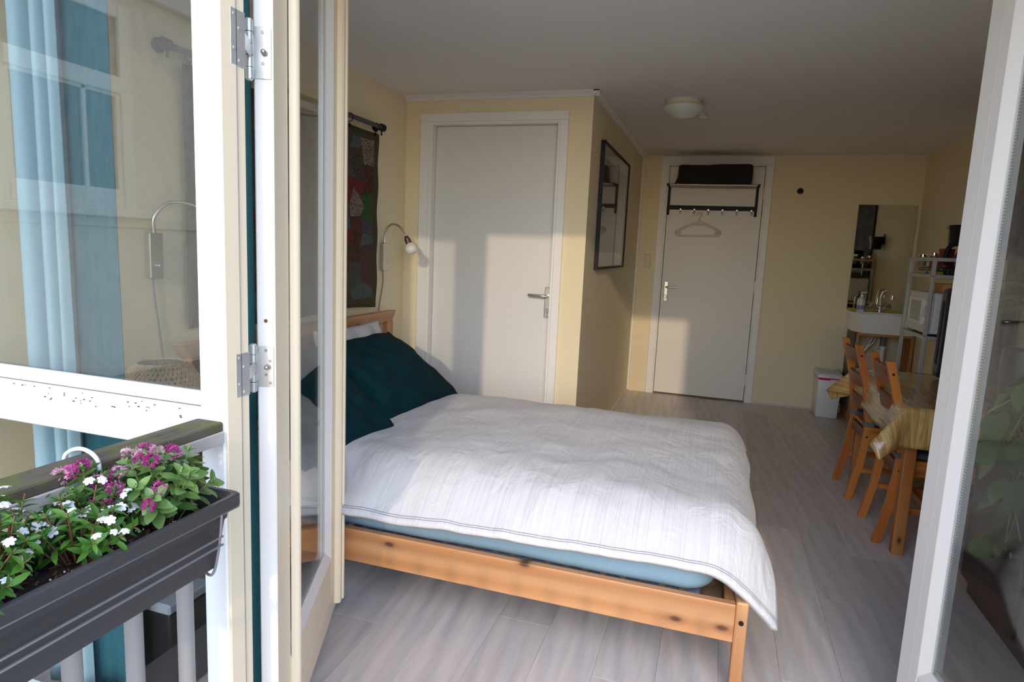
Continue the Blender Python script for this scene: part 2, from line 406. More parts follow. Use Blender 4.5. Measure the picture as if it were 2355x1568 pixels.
bm = B(); box(bm, -0.527, 0.317, 6.315, 6.40, 0.0, 0.012); add('threshold', bm, M_GAP, d2)
for z in (1.93, 1.09, 0.22):
    bm = B()
    for k in range(4): cyl(bm, (0.3145, 6.314, z-0.05+k*0.026), (0.3145, 6.314, z-0.05+k*0.026+0.023), 0.006, n=10)
    box(bm, 0.314, 0.326, 6.3155, 6.317, z-0.05, z+0.05)
    add('hinge', bm, M_WHITE_IN, d2)
door_handle(d2, -0.478, 6.318, 1.045, 1)

# ------------------------------------------------------------------ window_1 beside the doors: post, sill, panes
w1 = struct(thing('window_1', (-1.5, 1.07, 0)))
bm = B(); box(bm, -0.995, -0.935, 1.030, 1.101, -0.15, 2.25, 0.003); add('post', bm, M_WHITE, w1)
bm = B(); box(bm, -2.06, -2.0, 1.040, 1.16, 0.05, 2.25, 0.003); add('side_post', bm, M_WHITE, w1)
bm = B(); box(bm, -2.0, -0.995, 1.040, 1.16, 2.18, 2.25, 0.003); add('head_rail', bm, M_WHITE, w1)
bm = B(); prism(bm, [(1.155, 0.988), (1.058, 0.985), (1.052, 0.976), (1.006, 0.960), (1.002, 0.950), (1.002, 0.905), (1.010, 0.900), (1.155, 0.900)], 'x', -2.0, -0.995); add('sill_rail', bm, M_WHITE, w1)
bm = B(); prism(bm, [(1.072, 1.012), (1.066, 1.012), (1.052, 0.996), (1.050, 0.9865), (1.072, 0.9865)], 'x', -2.0, -0.995); add('glazing_bead', bm, M_LEAF, w1)
bm = B(); box(bm, -2.0, -0.995, 1.0485, 1.06, 0.9845, 0.9868); add('sill_joint', bm, M_GAP, w1)
bm = B(); box(bm, -2.0, -0.995, 1.076, 1.080, 0.988, 2.18); add('pane', bm, M_GLASS, w1)
bm = B(); box(bm, -2.0, -0.995, 1.040, 1.155, 0.05, 0.10, 0.003); add('bottom_rail', bm, M_WHITE, w1)
bm = B(); box(bm, -2.0, -0.995, 1.084, 1.088, 0.10, 0.90); add('pane', bm, M_GLASS2, w1)
bm = B()
for i in range(60):
    x = -1.9 + random.random()*0.88; s = 0.0004 + random.random()*0.0007; y = 1.05 - random.random()*0.04
    z = 0.9775 - (1.052-y)*0.3478
    box(bm, x-s*2, x+s*2, y-s, y+s, z-0.001, z+0.0012)
o = add('sill_dirt', bm, plain('grime', (0.08, 0.06, 0.04), 0.9), w1); o['kind'] = 'stuff'

# ------------------------------------------------------------------ doorway frame (cream) and its two glazed leaves
fr = struct(thing('trim_4', (-0.95, 1.1, 0)))
bm = B(); box(bm, -0.935, -0.929, 1.034, 1.075, -0.1, 2.25, 0.001); box(bm, -0.935, -0.9305, 1.0765, 1.100, -0.1, 2.25, 0.001)
add('reveal', bm, M_CREAM, fr)
bm = B(); box(bm, -0.935, -0.9285, 1.0750, 1.0765, -0.1, 2.25); add('draught_seal', bm, M_ZINC, fr)
fr2 = struct(thing('trim_5', (0.75, 1.1, 0)))
bm = B(); box(bm, 0.725, 0.78, 1.03, 1.16, -0.1, 2.25, 0.003); add('jamb', bm, M_CREAM2, fr2)
bm = B(); box(bm, -0.935, 0.725, 1.035, 1.15, 2.235, 2.25, 0.003); add('head', bm, M_CREAM2, fr2)
bm = B(); box(bm, -0.935, 0.725, 1.0, 1.10, -0.06, -0.004, 0.004); struct(add('trim_6', bm, plain('stone threshold', (0.35, 0.33, 0.31), 0.7, bump=(60, 0.2))))

LW, LT, LTOP = 0.772, 0.040, 2.228
def french_leaf(name, loc, ang, sgn, left):
    """local: u along the leaf from its hinge edge, v = out of the outer face, w up. sgn mirrors v."""
    root = struct(thing(name, loc, rotz=ang, local=True))
    def bx(bm, u0, u1, v0, v1, w0, w1, bev=0.0): box(bm, u0, u1, sgn*v0, sgn*v1, w0, w1, bev)
    mc = M_CREAM if left else M_LEAF
    bm = B(); bx(bm, 0.0, 0.115, -LT, 0, 0.035, LTOP, 0.003); st = add('hinge_stile', bm, mc, root)
    for f in st.data.polygons:
        if f.center.x + ORG[st].x < 0.002: f.material_index = 1
    st.data.materials.append(M_LEAF)
    bm = B(); bx(bm, LW-0.105, LW, -LT, 0, 0.035, LTOP, 0.003); add('closing_stile', bm, mc, root)
    bm = B(); bx(bm, 0.115, LW-0.105, -LT, 0, 0.128, 0.255, 0.003); add('bottom_rail', bm, mc, root)
    bm = B(); bx(bm, 0.115, LW-0.105, -LT, 0.001, 0.035, 0.124, 0.002); add('weather_board', bm, mc, root)
    bm = B(); bx(bm, 0.115, LW-0.105, -LT+0.004, -0.003, 0.124, 0.128); add('board_joint', bm, M_FADED, root)
    bm = B(); bx(bm, 0.115, LW-0.105, -LT, 0, LTOP-0.065, LTOP, 0.003); add('top_rail', bm, mc, root)
    g0, g1, h0, h1 = 0.150, LW-0.135, 0.290, LTOP-0.10
    # glazing beads, sloping in towards the pane
    def bead(nm, corners): 
        bm = B(); prism2 = corners
        A = [bm.verts.new((p[0], sgn*p[1], p[2])) for p in prism2[0]]; C = [bm.verts.new((p[0], sgn*p[1], p[2])) for p in prism2[1]]
        n = len(A); bm.faces.new(A); bm.faces.new(C[::-1])
        for i in range(n): bm.faces.new((A[i], A[(i+1)%n], C[(i+1)%n], C[i]))
        add(nm, bm, M_LEAF, root)
    e = 0.035
    lo = 0.255; hi = LTOP-0.065; ua, ub = 0.115, LW-0.105
    bead('glazing_bead', ([(ub, 0.0, lo), (ub, -LT, lo), (g1, -LT, h0), (g1, -0.016, h0)], [(ub, 0.0, hi), (ub, -LT, hi), (g1, -LT, h1), (g1, -0.016, h1)]))
    bead('glazing_bead', ([(ua, 0.0, lo), (ua, -LT, lo), (g0, -LT, h0), (g0, -0.016, h0)], [(ua, 0.0, hi), (ua, -LT, hi), (g0, -LT, h1), (g0, -0.016, h1)]))
    bead('glazing_bead', ([(ua, 0.0, lo), (ua, -LT, lo), (g0, -LT, h0), (g0, -0.016, h0)], [(ub, 0.0, lo), (ub, -LT, lo), (g1, -LT, h0), (g1, -0.016, h0)]))
    bead('glazing_bead', ([(ua, 0.0, hi), (ua, -LT, hi), (g0, -LT, h1), (g0, -0.016, h1)], [(ub, 0.0, hi), (ub, -LT, hi), (g1, -LT, h1), (g1, -0.016, h1)]))
    bm = B(); bx(bm, g0-0.004, g1+0.004, -0.0205, -0.0165, h0-0.004, h1+0.004); add('pane', bm, M_GLASS2, root)
    # spacer of the double glazing behind the pane
    bm = B()
    for (a, b, c, d) in ((g0, g0+0.013, h0, h1), (g1-0.013, g1, h0, h1), (g0+0.013, g1-0.013, h0, h0+0.013), (g0+0.013, g1-0.013, h1-0.013, h1)):
        bx(bm, a, b, -0.036, -0.022, c, d)
    sp = add('glazing_spacer', bm, M_SPACER, root)
    bm = B(); n = int((h1-h0)/0.0075)
    for uu in (g1-0.0105, g1-0.0045):
        for k in range(n): bx(bm, uu-0.0012, uu+0.0012, -0.0222, -0.0214, h0+0.0075*k+0.001, h0+0.0075*k+0.0045)
    q = add('spacer_holes', bm, plain('spacer holes', (0.20, 0.21, 0.21), 0.7), sp); q['kind'] = 'stuff'
    if left:
        # half-round cover moulding near the hinge stile, cover strip on the closing edge
        bm = B(); P = [(0.128, 0.0), (0.128, 0.010)] + [(0.141-0.013*math.cos(a), 0.010+0.012*math.sin(a)) for a in [PI*i/6 for i in range(1, 6)]] + [(0.154, 0.010), (0.154, 0.0)]
        prism(bm, [(u, sgn*v) for u, v in P], 'z', 0.140, LTOP-0.03); add('cover_moulding', bm, mc, root, smooth='auto')
        bm = B(); P = [(LW-0.040, 0.0), (LW-0.040, 0.014), (LW-0.034, 0.020), (LW-0.010, 0.020), (LW-0.006, 0.026), (LW+0.012, 0.026), (LW+0.016, 0.020), (LW+0.016, 0.004), (LW+0.001, 0.002), (LW+0.001, 0.0)]
        prism(bm, [(u, sgn*v) for u, v in P], 'z', 0.052, LTOP); add('cover_strip', bm, mc, root)
    else:
        bm = B(); bx(bm, LW-0.062, LW-0.0605, -0.0005, 0.0004, 0.035, LTOP); add('edge_line', bm, plain('faint paint line', (0.62, 0.57, 0.50), 0.6), root)
        bm = B(); cyl(bm, (LW-0.004, sgn*(-0.02), 1.205), (LW+0.012, sgn*(-0.02), 1.205), 0.006, n=12); add('latch_pin', bm, M_WHITE, root)
    return root
angL = math.atan2(0.921, -0.389)
leafL = french_leaf('door_3', (-0.930, 1.185, 0), angL, -1, True)
leafR = french_leaf('door_4', (0.700, 1.185, 0), math.radians(180-81), 1, False)

# butt hinges of the left leaf: plate on the leaf edge, knuckle, plate on the frame
for zc, hh, mat_h in ((1.722, 0.104, M_STEEL), (1.055, 0.092, M_STEEL)):
    bm = B(); v0, v1 = 0.036, 0.006
    box(bm, -0.0022, 0.0, 0.003, 0.040, zc-hh/2, zc+hh/2, 0.0008)
    box(bm, -0.020, -0.0004, 0.0385, 0.0405, zc-hh*0.32, zc+hh*0.32)
    h = add('hinge', bm, mat_h, leafL)
    bm = B()
    n = 5; L = hh*1.12
    for k in range(n):
        z0 = zc - L/2 + L*k/n; cyl(bm, (-0.022, 0.042, z0+0.0006), (-0.022, 0.042, z0+L/n-0.0006), 0.0085 if k % 2 == 0 else 0.0078, n=14)
    ball(bm, (-0.022, 0.042, zc+L/2), 0.0075, sz=0.5); ball(bm, (-0.022, 0.042, zc-L/2), 0.0075, sz=0.5)
    add('hinge_knuckle', bm, mat_h, h, smooth='auto')
    bm = B()
    for vv, zz in ((0.020, 0.4), (0.011, 0.14), (0.020, -0.2), (0.011, -0.4)):
        cyl(bm, (-0.0034, vv, zc+zz*hh), (-0.0020, vv, zc+zz*hh), 0.0035, 0.0035, 10)
    cyl(bm, (-0.0025, 0.016, zc+0.0), (-0.013, 0.016, zc+0.0), 0.0065, 0.0045, 12); ball(bm, (-0.013, 0.016, zc), 0.0055)
    add('security_pin', bm, plain('rusty screw', (0.42, 0.36, 0.32), 0.4, 0.8), h)
    bm = B(); box(bm, -0.9305, -0.9285, 1.060, 1.1005, zc-hh/2, zc+hh/2, 0.0008)
    for yy, zz in ((1.070, 0.4), (1.084, 0.18), (1.070, -0.2), (1.084, -0.4)): cyl(bm, (-0.9285, yy, zc+zz*hh), (-0.9272, yy, zc+zz*hh), 0.0033, n=10)
    bar(bm, (-0.9296, 1.100, zc), (-0.954, 1.145, zc), 0.002, hh*0.3)
    add('hinge_plate', bm, mat_h, fr)
bm = B(); ball(bm, (-0.001, 0.020, 1.158), 0.004, sx=0.4)
add('screw_hole', bm, plain('rust', (0.16, 0.06, 0.02), 0.9), leafL)

# ------------------------------------------------------------------ neighbouring wing seen in the window's reflection
bm = B(); box(bm, -6.5, -5.42, -9.0, 1.03, -3.2, -0.05); struct(add('wall_reflection_base', bm, plain('dark reflection base', (0.020, 0.026, 0.016), 0.95, bump=(12, 1.0), vary=0.5)))  # made-up dark base, added so the lower pane reflects something dark
W_OUT = plain('cream render', (0.72, 0.64, 0.50), 0.9, bump=(30, 0.2), vary=0.06)
bm = B(); box(bm, -5.9, -5.5, -9.0, 1.03, -0.05, 4.3)
wing = struct(add('wall_neighbour', bm, W_OUT))
bm = B(); box(bm, -5.5, -5.40, -9.0, 1.03, 3.55, 3.64, 0.01); box(bm, -5.5, -5.30, -9.0, 1.03, 4.0, 4.15, 0.02); struct(add('trim_7', bm, plain('grey gutter', (0.45, 0.45, 0.44), 0.6)))
bm = B(); box(bm, -5.5, -5.47, -9.0, 1.03, 1.38, 1.47, 0.005); struct(add('trim_8', bm, W_OUT))
w2 = struct(thing('window_2', (-5.5, -2.1, 1.5)))
M_OW = plain('aged white window paint', (0.74, 0.70, 0.60), 0.5)
bm = B(); ring_frame(bm, 'x', -5.5, -5.44, -2.75, -1.45, 1.55, 3.40, 0.13, 0.008); add('frame', bm, M_OW, w2)
bm = B(); box(bm, -5.5, -5.36, -2.95, -1.25, 1.47, 1.55, 0.01); add('sill', bm, M_OW, w2)
bm = B(); box(bm, -5.47, -5.425, -2.62, -1.58, 2.60, 2.75, 0.006); add('meeting_rail', bm, M_OW, w2)
bm = B(); ring_frame(bm, 'x', -5.48, -5.45, -2.62, -1.58, 1.68, 2.62, 0.05, 0.004); add('lower_sash', bm, M_OW, w2)
bm = B(); box(bm, -5.48, -5.45, -2.275, -2.235, 1.73, 2.60, 0.003); add('glazing_bar', bm, M_OW, w2)
M_DPANE = plain('dark window pane', (0.03, 0.035, 0.04), 0.05)
for y0, y1, z0, z1 in ((-2.57, -2.275, 1.73, 2.57), (-2.235, -1.63, 1.73, 2.57), (-2.62, -1.58, 2.75, 3.27)):
    bm = B(); box(bm, -5.485, -5.475, y0, y1, z0, z1); add('pane', bm, M_DPANE, w2)
bm = B(); box(bm, -40, 40, -60, 1.0, -3.4, -3.2); struct(add('ground', bm, plain('pale bounce ground', (0.40, 0.37, 0.33), 0.9, bump=(3, 0.2))))  # unseen ground, added to bounce daylight up to the room's ceiling
# balcony deck and the wall that carries it
bm = B(); box(bm, -1.02, 1.9, -0.62, 1.02, -0.22, -0.10); struct(add('floor_balcony', bm, plain('grey balcony deck', (0.52, 0.49, 0.45), 0.8, bump=(50, 0.2))))

# ------------------------------------------------------------------ bed
PINE1, PINE2 = (0.52, 0.265, 0.115), (0.40, 0.18, 0.07)
def pine(ax): return wood('pine', ax, PINE1, PINE2, knots=1.0, rough=0.4)
bed = thing('bed', (-0.9, 2.75, 0), 'low varnished pine double bed frame with knots and a slatted headboard', 'bed')
BF, BB = 1.932, 3.56      # front and rear of the frame
bm = B(); box(bm, -1.93, 0.133, BF+0.004, BF+0.032, 0.182, 0.305, 0.003, seg=2); add('side_rail', bm, pine('x'), bed)
bm = B(); box(bm, -1.93, 0.133, BB-0.032, BB-0.004, 0.182, 0.305, 0.003, seg=2); add('side_rail', bm, pine('x'), bed)
for y0 in (BF, BB-0.055):
    bm = B(); v = box(bm, 0.133, 0.170, y0, y0+0.055, 0.0, 0.318, 0.006, seg=2)
    lg = add('leg', bm, pine('z'), bed)
    if y0 == BF:
        bm = B(); cyl(bm, (0.152, y0-0.003, 0.253), (0.152, y0+0.002, 0.253), 0.0075, n=16); cyl(bm, (0.152, y0-0.0042, 0.253), (0.152, y0-0.003, 0.253), 0.0035, n=8); add('bolt', bm, M_BLACK, lg)
bm = B(); box(bm, 0.100, 0.133, BF+0.032, BB-0.032, 0.182, 0.300, 0.003); add('foot_rail', bm, pine('y'), bed)
bm = B(); box(bm, 0.035, 0.098, BF+0.034, BB-0.034, 0.235, 0.258, 0.003); add('end_board', bm, wood('aged_pine', 'y', (0.42, 0.27, 0.15), (0.30, 0.18, 0.09), rough=0.6), bed)
for y0 in (BF, BB-0.07):
    bm = B(); box(bm, -1.965, -1.930, y0+0.03, y0+0.10, 0.0, 0.862, 0.004, seg=2); add('headboard_post', bm, pine('z'), bed)
bm = B()
P = [(1.905, 0.925), (3.612, 0.925), (3.562, 0.862), (1.955, 0.862)]
prism(bm, P, 'x', -1.972, -1.922); bmesh.ops.bevel(bm, geom=list(bm.edges), offset=0.003, segments=1, affect='EDGES')
add('headboard_rail', bm, pine('y'), bed)
bm = B(); box(bm, -1.958, -1.936, BF+0.10, BB-0.04, 0.42, 0.50, 0.003); add('headboard_rail', bm, pine('y'), bed)
for k in range(14):
    y = BF+0.16+k*0.101; bm = B(); box(bm, -1.954, -1.940, y, y+0.045, 0.50, 0.862, 0.002); add('headboard_slat', bm, pine('z'), bed)
M_SLAT = plain('blue-grey slat cloth', (0.27, 0.31, 0.40), 0.85, bump=(200, 0.2))
M_SLATW = plain('slat varnished birch', (0.60, 0.52, 0.42), 0.5)
sm = B(); box(sm, -0.021, 0.021, -(BB-BF)/2+0.036, (BB-BF)/2-0.036, -0.006, 0.006, 0.002)
sme = bpy.data.meshes.new('slat'); sm.to_mesh(sme); sm.free(); sme.materials.append(M_SLAT)
for k in range(29):
    o = bpy.data.objects.new('slat', sme); COL.objects.link(o); o.parent = bed
    o.location = Vector((0.005 - 0.0645*k, (BB+BF)/2, 0.272)) - ORG[bed]
for y0 in (BF+0.033, BB-0.060):
    bm = B(); box(bm, -1.92, 0.098, y0, y0+0.027, 0.232, 0.264, 0.002); add('slat_support', bm, pine('x'), bed)

# mattress in a blue fitted sheet
def soft_box(bm, x0, x1, y0, y1, z0, z1, r, nx, ny, nz, fn=None):
    """rounded box grown from a subdivided one; fn shifts the points"""
    def grid(a, b, n): return [a + (b-a)*i/n for i in range(n+1)]
    X, Y, Z = grid(x0, x1, nx), grid(y0, y1, ny), grid(z0, z1, nz); V = {}
    def vert(i, j, k):
        if (i, j, k) in V: return V[i, j, k]
        p = Vector((X[i], Y[j], Z[k])); q = Vector((min(max(p.x, x0+r), x1-r), min(max(p.y, y0+r), y1-r), min(max(p.z, z0+r*0.6), z1-r*0.6)))
        d = p-q
        if d.length > 1e-9:
            dn = d.normalized(); p = q + Vector((dn.x*r, dn.y*r, dn.z*r*0.6))
        if fn: p = fn(p)
        V[i, j, k] = bm.verts.new(p); return V[i, j, k]
    for i in range(nx):
        for j in range(ny):
            bm.faces.new((vert(i,j,0), vert(i,j+1,0), vert(i+1,j+1,0), vert(i+1,j,0)))
            bm.faces.new((vert(i,j,nz), vert(i+1,j,nz), vert(i+1,j+1,nz), vert(i,j+1,nz)))
    for i in range(nx):
        for k in range(nz):
            bm.faces.new((vert(i,0,k), vert(i+1,0,k), vert(i+1,0,k+1), vert(i,0,k+1)))
            bm.faces.new((vert(i,ny,k), vert(i,ny,k+1), vert(i+1,ny,k+1), vert(i+1,ny,k)))
    for j in range(ny):
        for k in range(nz):
            bm.faces.new((vert(0,j,k), vert(0,j,k+1), vert(0,j+1,k+1), vert(0,j+1,k)))
            bm.faces.new((vert(nx,j,k), vert(nx,j+1,k), vert(nx,j+1,k+1), vert(nx,j,k+1)))
def mat_fn(p):
    n = noise.noise(Vector((p.x*2.2, p.y*2.2, p.z*6)))*0.010 + noise.noise(Vector((p.x*11, p.y*6, p.z*14+3)))*0.004
    c = Vector((-0.9, 2.75, 0.36)); d = p-c; d.z = 0
    if d.length > 0: p = p + d.normalized()*n
    if p.z < 0.30: p.z = max(p.z, 0.279)
    return p
bm = B(); soft_box(bm, -1.915, 0.075, 1.963, 3.50, 0.280, 0.455, 0.10, 70, 50, 8, mat_fn)
M_SHEET = plain('steel blue cotton sheet', (0.18, 0.29, 0.38), 0.85, bump=(35, 0.3))
mt = add('mattress', bm, M_SHEET, None, smooth=True, base=True)
tag(mt, 'mattress in a blue fitted sheet lying on the pine bed slats', 'mattress')

# duvet hanging over the front side and the foot
def duvet_mat():
    mt, nt, bs = newmat('white linen duvet'); bs.inputs['Roughness'].default_value = 0.9
    bs.inputs['Sheen Weight'].default_value = 0.15
    v = coord(nt, 'UV', (330, 2.2, 1)); n = nt.nodes.new('ShaderNodeTexNoise'); n.inputs['Scale'].default_value = 1.0; n.inputs['Detail'].default_value = 5; nt.links.new(v, n.inputs['Vector'])
    v2 = coord(nt, 'UV', (110, 1.2, 1)); n2 = nt.nodes.new('ShaderNodeTexNoise'); n2.inputs['Scale'].default_value = 1.0; n2.inputs['Detail'].default_value = 3; nt.links.new(v2, n2.inputs['Vector'])
    f = mth(nt, 'ADD', mth(nt, 'MULTIPLY', n.outputs['Fac'], 0.65), mth(nt, 'MULTIPLY', n2.outputs['Fac'], 0.35))
    c = ramp(nt, f, [(0.34, (0.46, 0.465, 0.50)), (0.47, (0.55, 0.55, 0.57)), (0.68, (0.61, 0.605, 0.615))])
    nt.links.new(c, bs.inputs['Base Color'])
    v3 = coord(nt, 'UV', (9, 5, 1)); w = nt.nodes.new('ShaderNodeTexNoise'); w.inputs['Scale'].default_value = 1.3; w.inputs['Detail'].default_value = 6; w.inputs['Distortion'].default_value = 1.5; nt.links.new(v3, w.inputs['Vector'])
    b = nt.nodes.new('ShaderNodeBump'); b.inputs['Strength'].default_value = 0.5; b.inputs['Distance'].default_value = 0.02
    nt.links.new(w.outputs['Fac'], b.inputs['Height'])
    b2 = nt.nodes.new('ShaderNodeBump'); b2.inputs['Strength'].default_value = 0.25; b2.inputs['Distance'].default_value = 0.002
    nt.links.new(f, b2.inputs['Height']); nt.links.new(b.outputs[0], b2.inputs['Normal']); nt.links.new(b2.outputs[0], bs.inputs['Normal'])
    return mt
M_DUVET = duvet_mat()
def drop(d, R, a_max):
    """(run, fall) of cloth d past an edge: bends along radius R to a_max, then straight"""
    if d <= 0: return d, 0.0
    if d < R*a_max: t = d/R; return R*math.sin(t), R*(1-math.cos(t))
    e = d - R*a_max
    return R*math.sin(a_max)+e*math.cos(a_max), R*(1-math.cos(a_max))+e*math.sin(a_max)
DX0, DXE, DYE, DYR = -1.78, 0.060, 2.16, 3.46      # head end, start of the bend at foot and front, rear edge
def duvet_pt(x, y):
    """flat cloth coordinates -> draped position"""
    dx = max(0.0, x-DXE); dy = max(0.0, DYE-y)
    ztop = 0.533 + 0.022*math.sin(2.1*x+0.6)*math.sin(1.9*y) + 0.012*noise.noise(Vector((x*2.4, y*2.4, 1.0)))
    # puffed middle, thin towards the rear edge and the head end
    ztop -= 0.055*max(0, (y-3.1)/0.36)**2
    ztop += 0.020*math.exp(-((y-2.22)/0.22)**2)
    d = math.hypot(dx, dy*1.0)
    if d > 0:
        R = 0.21 if dy > dx else 0.13
        wgt = dy/(dx+dy); R = 0.30*wgt + 0.14*(1-wgt)
        am = 0.72*wgt + 1.18*(1-wgt)
        run, fall = drop(d, R, am)
        px = DXE + run*dx/d if dx > 0 else x
        py = DYE - run*dy/d if dy > 0 else y
        if dx > 0 and dy > 0: fall *= 1 + 0.16*(2*dx*dy/(d*d))**1.5
    else: px, py, fall = x, y, 0.0
    w = 0.010*noise.noise(Vector((x*5, y*5, 4.0))) + 0.0045*noise.noise(Vector((x*13, y*9, 9.0)))
    # folds running down the hanging foot side
    if dx > 0.08: px += 0.007*math.sin(y*13+2*x)*min(1, dx/0.25)
    if dy > 0.10: py += 0.006*math.sin(x*9+1)*min(1, dy/0.25)
    return Vector((px, py, ztop - fall + w))
NX, NY = 150, 120
y_min = 1.868
def hem_y(x): return y_min + 0.006*math.sin(x*4) - 0.045*min(1, max(0, (-0.35-x)/0.7))
def xmax(t): return 0.255 + 0.075*max(0, 1-t/0.35)**1.5 + 0.02*max(0, (t-0.8)/0.2)
bm = B(); uvl = bm.loops.layers.uv.new('UVMap'); G = []
for i in range(NX+1):
    row = []
    for j in range(NY+1):
        x = DX0 + (xmax(j/NY)-DX0)*i/NX; yy0 = hem_y(x)
        y = yy0 + (3.50-yy0)*j/NY
        row.append((bm.verts.new(duvet_pt(x, y)), x, y))
    G.append(row)
for i in range(NX):
    for j in range(NY):
        q = (G[i][j], G[i+1][j], G[i+1][j+1], G[i][j+1]); f = bm.faces.new([a[0] for a in q])
        for l, a in zip(f.loops, q): l[uvl].uv = (a[1], a[2])
        f.smooth = True
dv = add('duvet', bm, M_DUVET, None, smooth=True)
tag(dv, 'white linen duvet with fine grey stripes hanging over the bed front', 'duvet')
so = dv.modifiers.new('thick', 'SOLIDIFY'); so.thickness = 0.022; so.offset = -1
# stitched hem along the front edge
bm = B()
for off in (0.020, 0.027):
    pts = []
    for i in range(NX+1):
        x = DX0 + (xmax(0)-DX0)*i/NX; pts.append(duvet_pt(x, hem_y(x) + off) + Vector((0, -0.0012, 0.0012)))
    tube(bm, pts, 0.0009, 4)
add('hem_stitching', bm, plain('grey thread', (0.22, 0.22, 0.26), 0.9), dv)

# pillows
def pillow(name, ctr, right, upv, a, b, T, mat, label, seed, pinch=0.10):
    """a, b half sizes along right and up, T half thickness"""
    right = Vector(right).normalized(); upv = Vector(upv); nrm = right.cross(upv).normalized(); upv = nrm.cross(right).normalized()
    bm = B(); N = 44; V = {}
    for s in (1, -1):
        for i in range(N+1):
            for j in range(N+1):
                edge = i in (0, N) or j in (0, N)
                if s < 0 and edge: V[s, i, j] = V[1, i, j]; continue
                u = -1+2*i/N; v = -1+2*j/N
                x = u*a*(1-pinch*(1-v*v)*u*u*0.6); y = v*b*(1-pinch*(1-u*u)*v*v*0.6)
                h = T*(max(0, (1-u*u)*(1-v*v)))**0.42
                k = (noise.noise(Vector((u*2.4+seed, v*2.4, s*0.7)))*0.20 + noise.noise(Vector((u*5+seed*3, v*5, s)))*0.10)
                rad = math.hypot(u, v); ang = math.atan2(v, u)
                k += 0.07*math.sin(ang*9+seed*5+3*rad)*min(1, rad)*(1 if rad > 0.35 else 0)
                z = s*(h*(1+k)) + (0.012*noise.noise(Vector((u*3+seed, v*3, 5))) if edge else 0.012*noise.noise(Vector((u*3+seed, v*3, 5))))
                V[s, i, j] = bm.verts.new(Vector(ctr) + right*x + upv*y + nrm*z)
    for s in (1, -1):
        for i in range(N):
            for j in range(N):
                q = [V[s, i, j], V[s, i+1, j], V[s, i+1, j+1], V[s, i, j+1]]
                bm.faces.new(q if s > 0 else q[::-1])
    o = add(name, bm, mat, None, smooth=True); return tag(o, label, 'pillow')
M_TEAL = plain('dark teal cotton', (0.001, 0.024, 0.032), 0.9, bump=(22, 0.4), vary=0.2, spec=0.15)
M_LINEN = plain('grey white linen', (0.60, 0.58, 0.58), 0.9, bump=(18, 0.5), vary=0.06)
pillow('pillow', (-1.815, 2.96, 0.690), (0, 1, 0), (-0.20, 0, 1), 0.31, 0.215, 0.06, M_LINEN, 'grey white striped pillow leaning on the headboard behind the teal pillows', 1.3)
pillow('pillow', (-1.575, 2.885, 0.682), (0.05, 1, 0), (-0.42, 0.06, 0.29), 0.370, 0.275, 0.085, M_TEAL, 'dark teal pillow lying nearer the grey-white door', 4.1)
pillow('pillow', (-1.535, 2.165, 0.690), (0.05, 1, 0), (-0.42, 0.02, 0.31), 0.315, 0.275, 0.095, M_TEAL, 'dark teal pillow in front, nearer the glazed door leaf', 8.6)

# ------------------------------------------------------------------ left wall: hanging, rod, reading lamps
rod = thing('hanging_rod', (-1.96, 2.70, 2.01), 'dark grey rod on the left wall that carries the patchwork hanging', 'rod')
bm = B(); cyl(bm, (-1.955, 1.905, 2.010), (-1.955, 3.465, 2.010), 0.0125, n=14); add('rod', bm, M_DARKROD, rod, smooth='auto')
for y in (1.912, 3.452):
    bm = B(); cyl(bm, (-1.999, y, 2.010), (-1.955, y, 2.010), 0.010, n=12); cyl(bm, (-1.999, y, 2.010), (-1.990, y, 2.010), 0.026, n=18)
    cyl(bm, (-1.955, y-0.010, 2.010), (-1.955, y+0.012, 2.010), 0.021, n=18); cyl(bm, (-1.955, y, 1.992), (-1.955, y, 1.972), 0.004, n=8); ball(bm, (-1.955, y, 1.970), 0.006)
    add('bracket', bm, M_BLACK, rod, smooth='auto')
    bm = B(); ball(bm, (-1.955, y+(0.02 if y > 2.5 else -0.02), 2.010), 0.022, sy=0.5); add('finial', bm, M_BLACK, rod, smooth=True)
for y in (2.02, 2.28, 2.56, 2.84, 3.11, 3.385):
    bm = B(); tube(bm, [(-1.955+0.022*math.cos(a), y, 2.000+0.022*math.sin(a)) for a in [2*PI*i/20 for i in range(20)]], 0.0025, 6, closed=True)
    r_ = add('ring', bm, M_BLACK, rod)
    bm = B(); tube(bm, [(-1.955, y, 1.979), (-1.958, y, 1.972), (-1.954, y, 1.966)], 0.0015, 5); box(bm, -1.961, -1.949, y-0.008, y+0.008, 1.948, 1.968, 0.002); add('clip', bm, M_BLACK, r_)
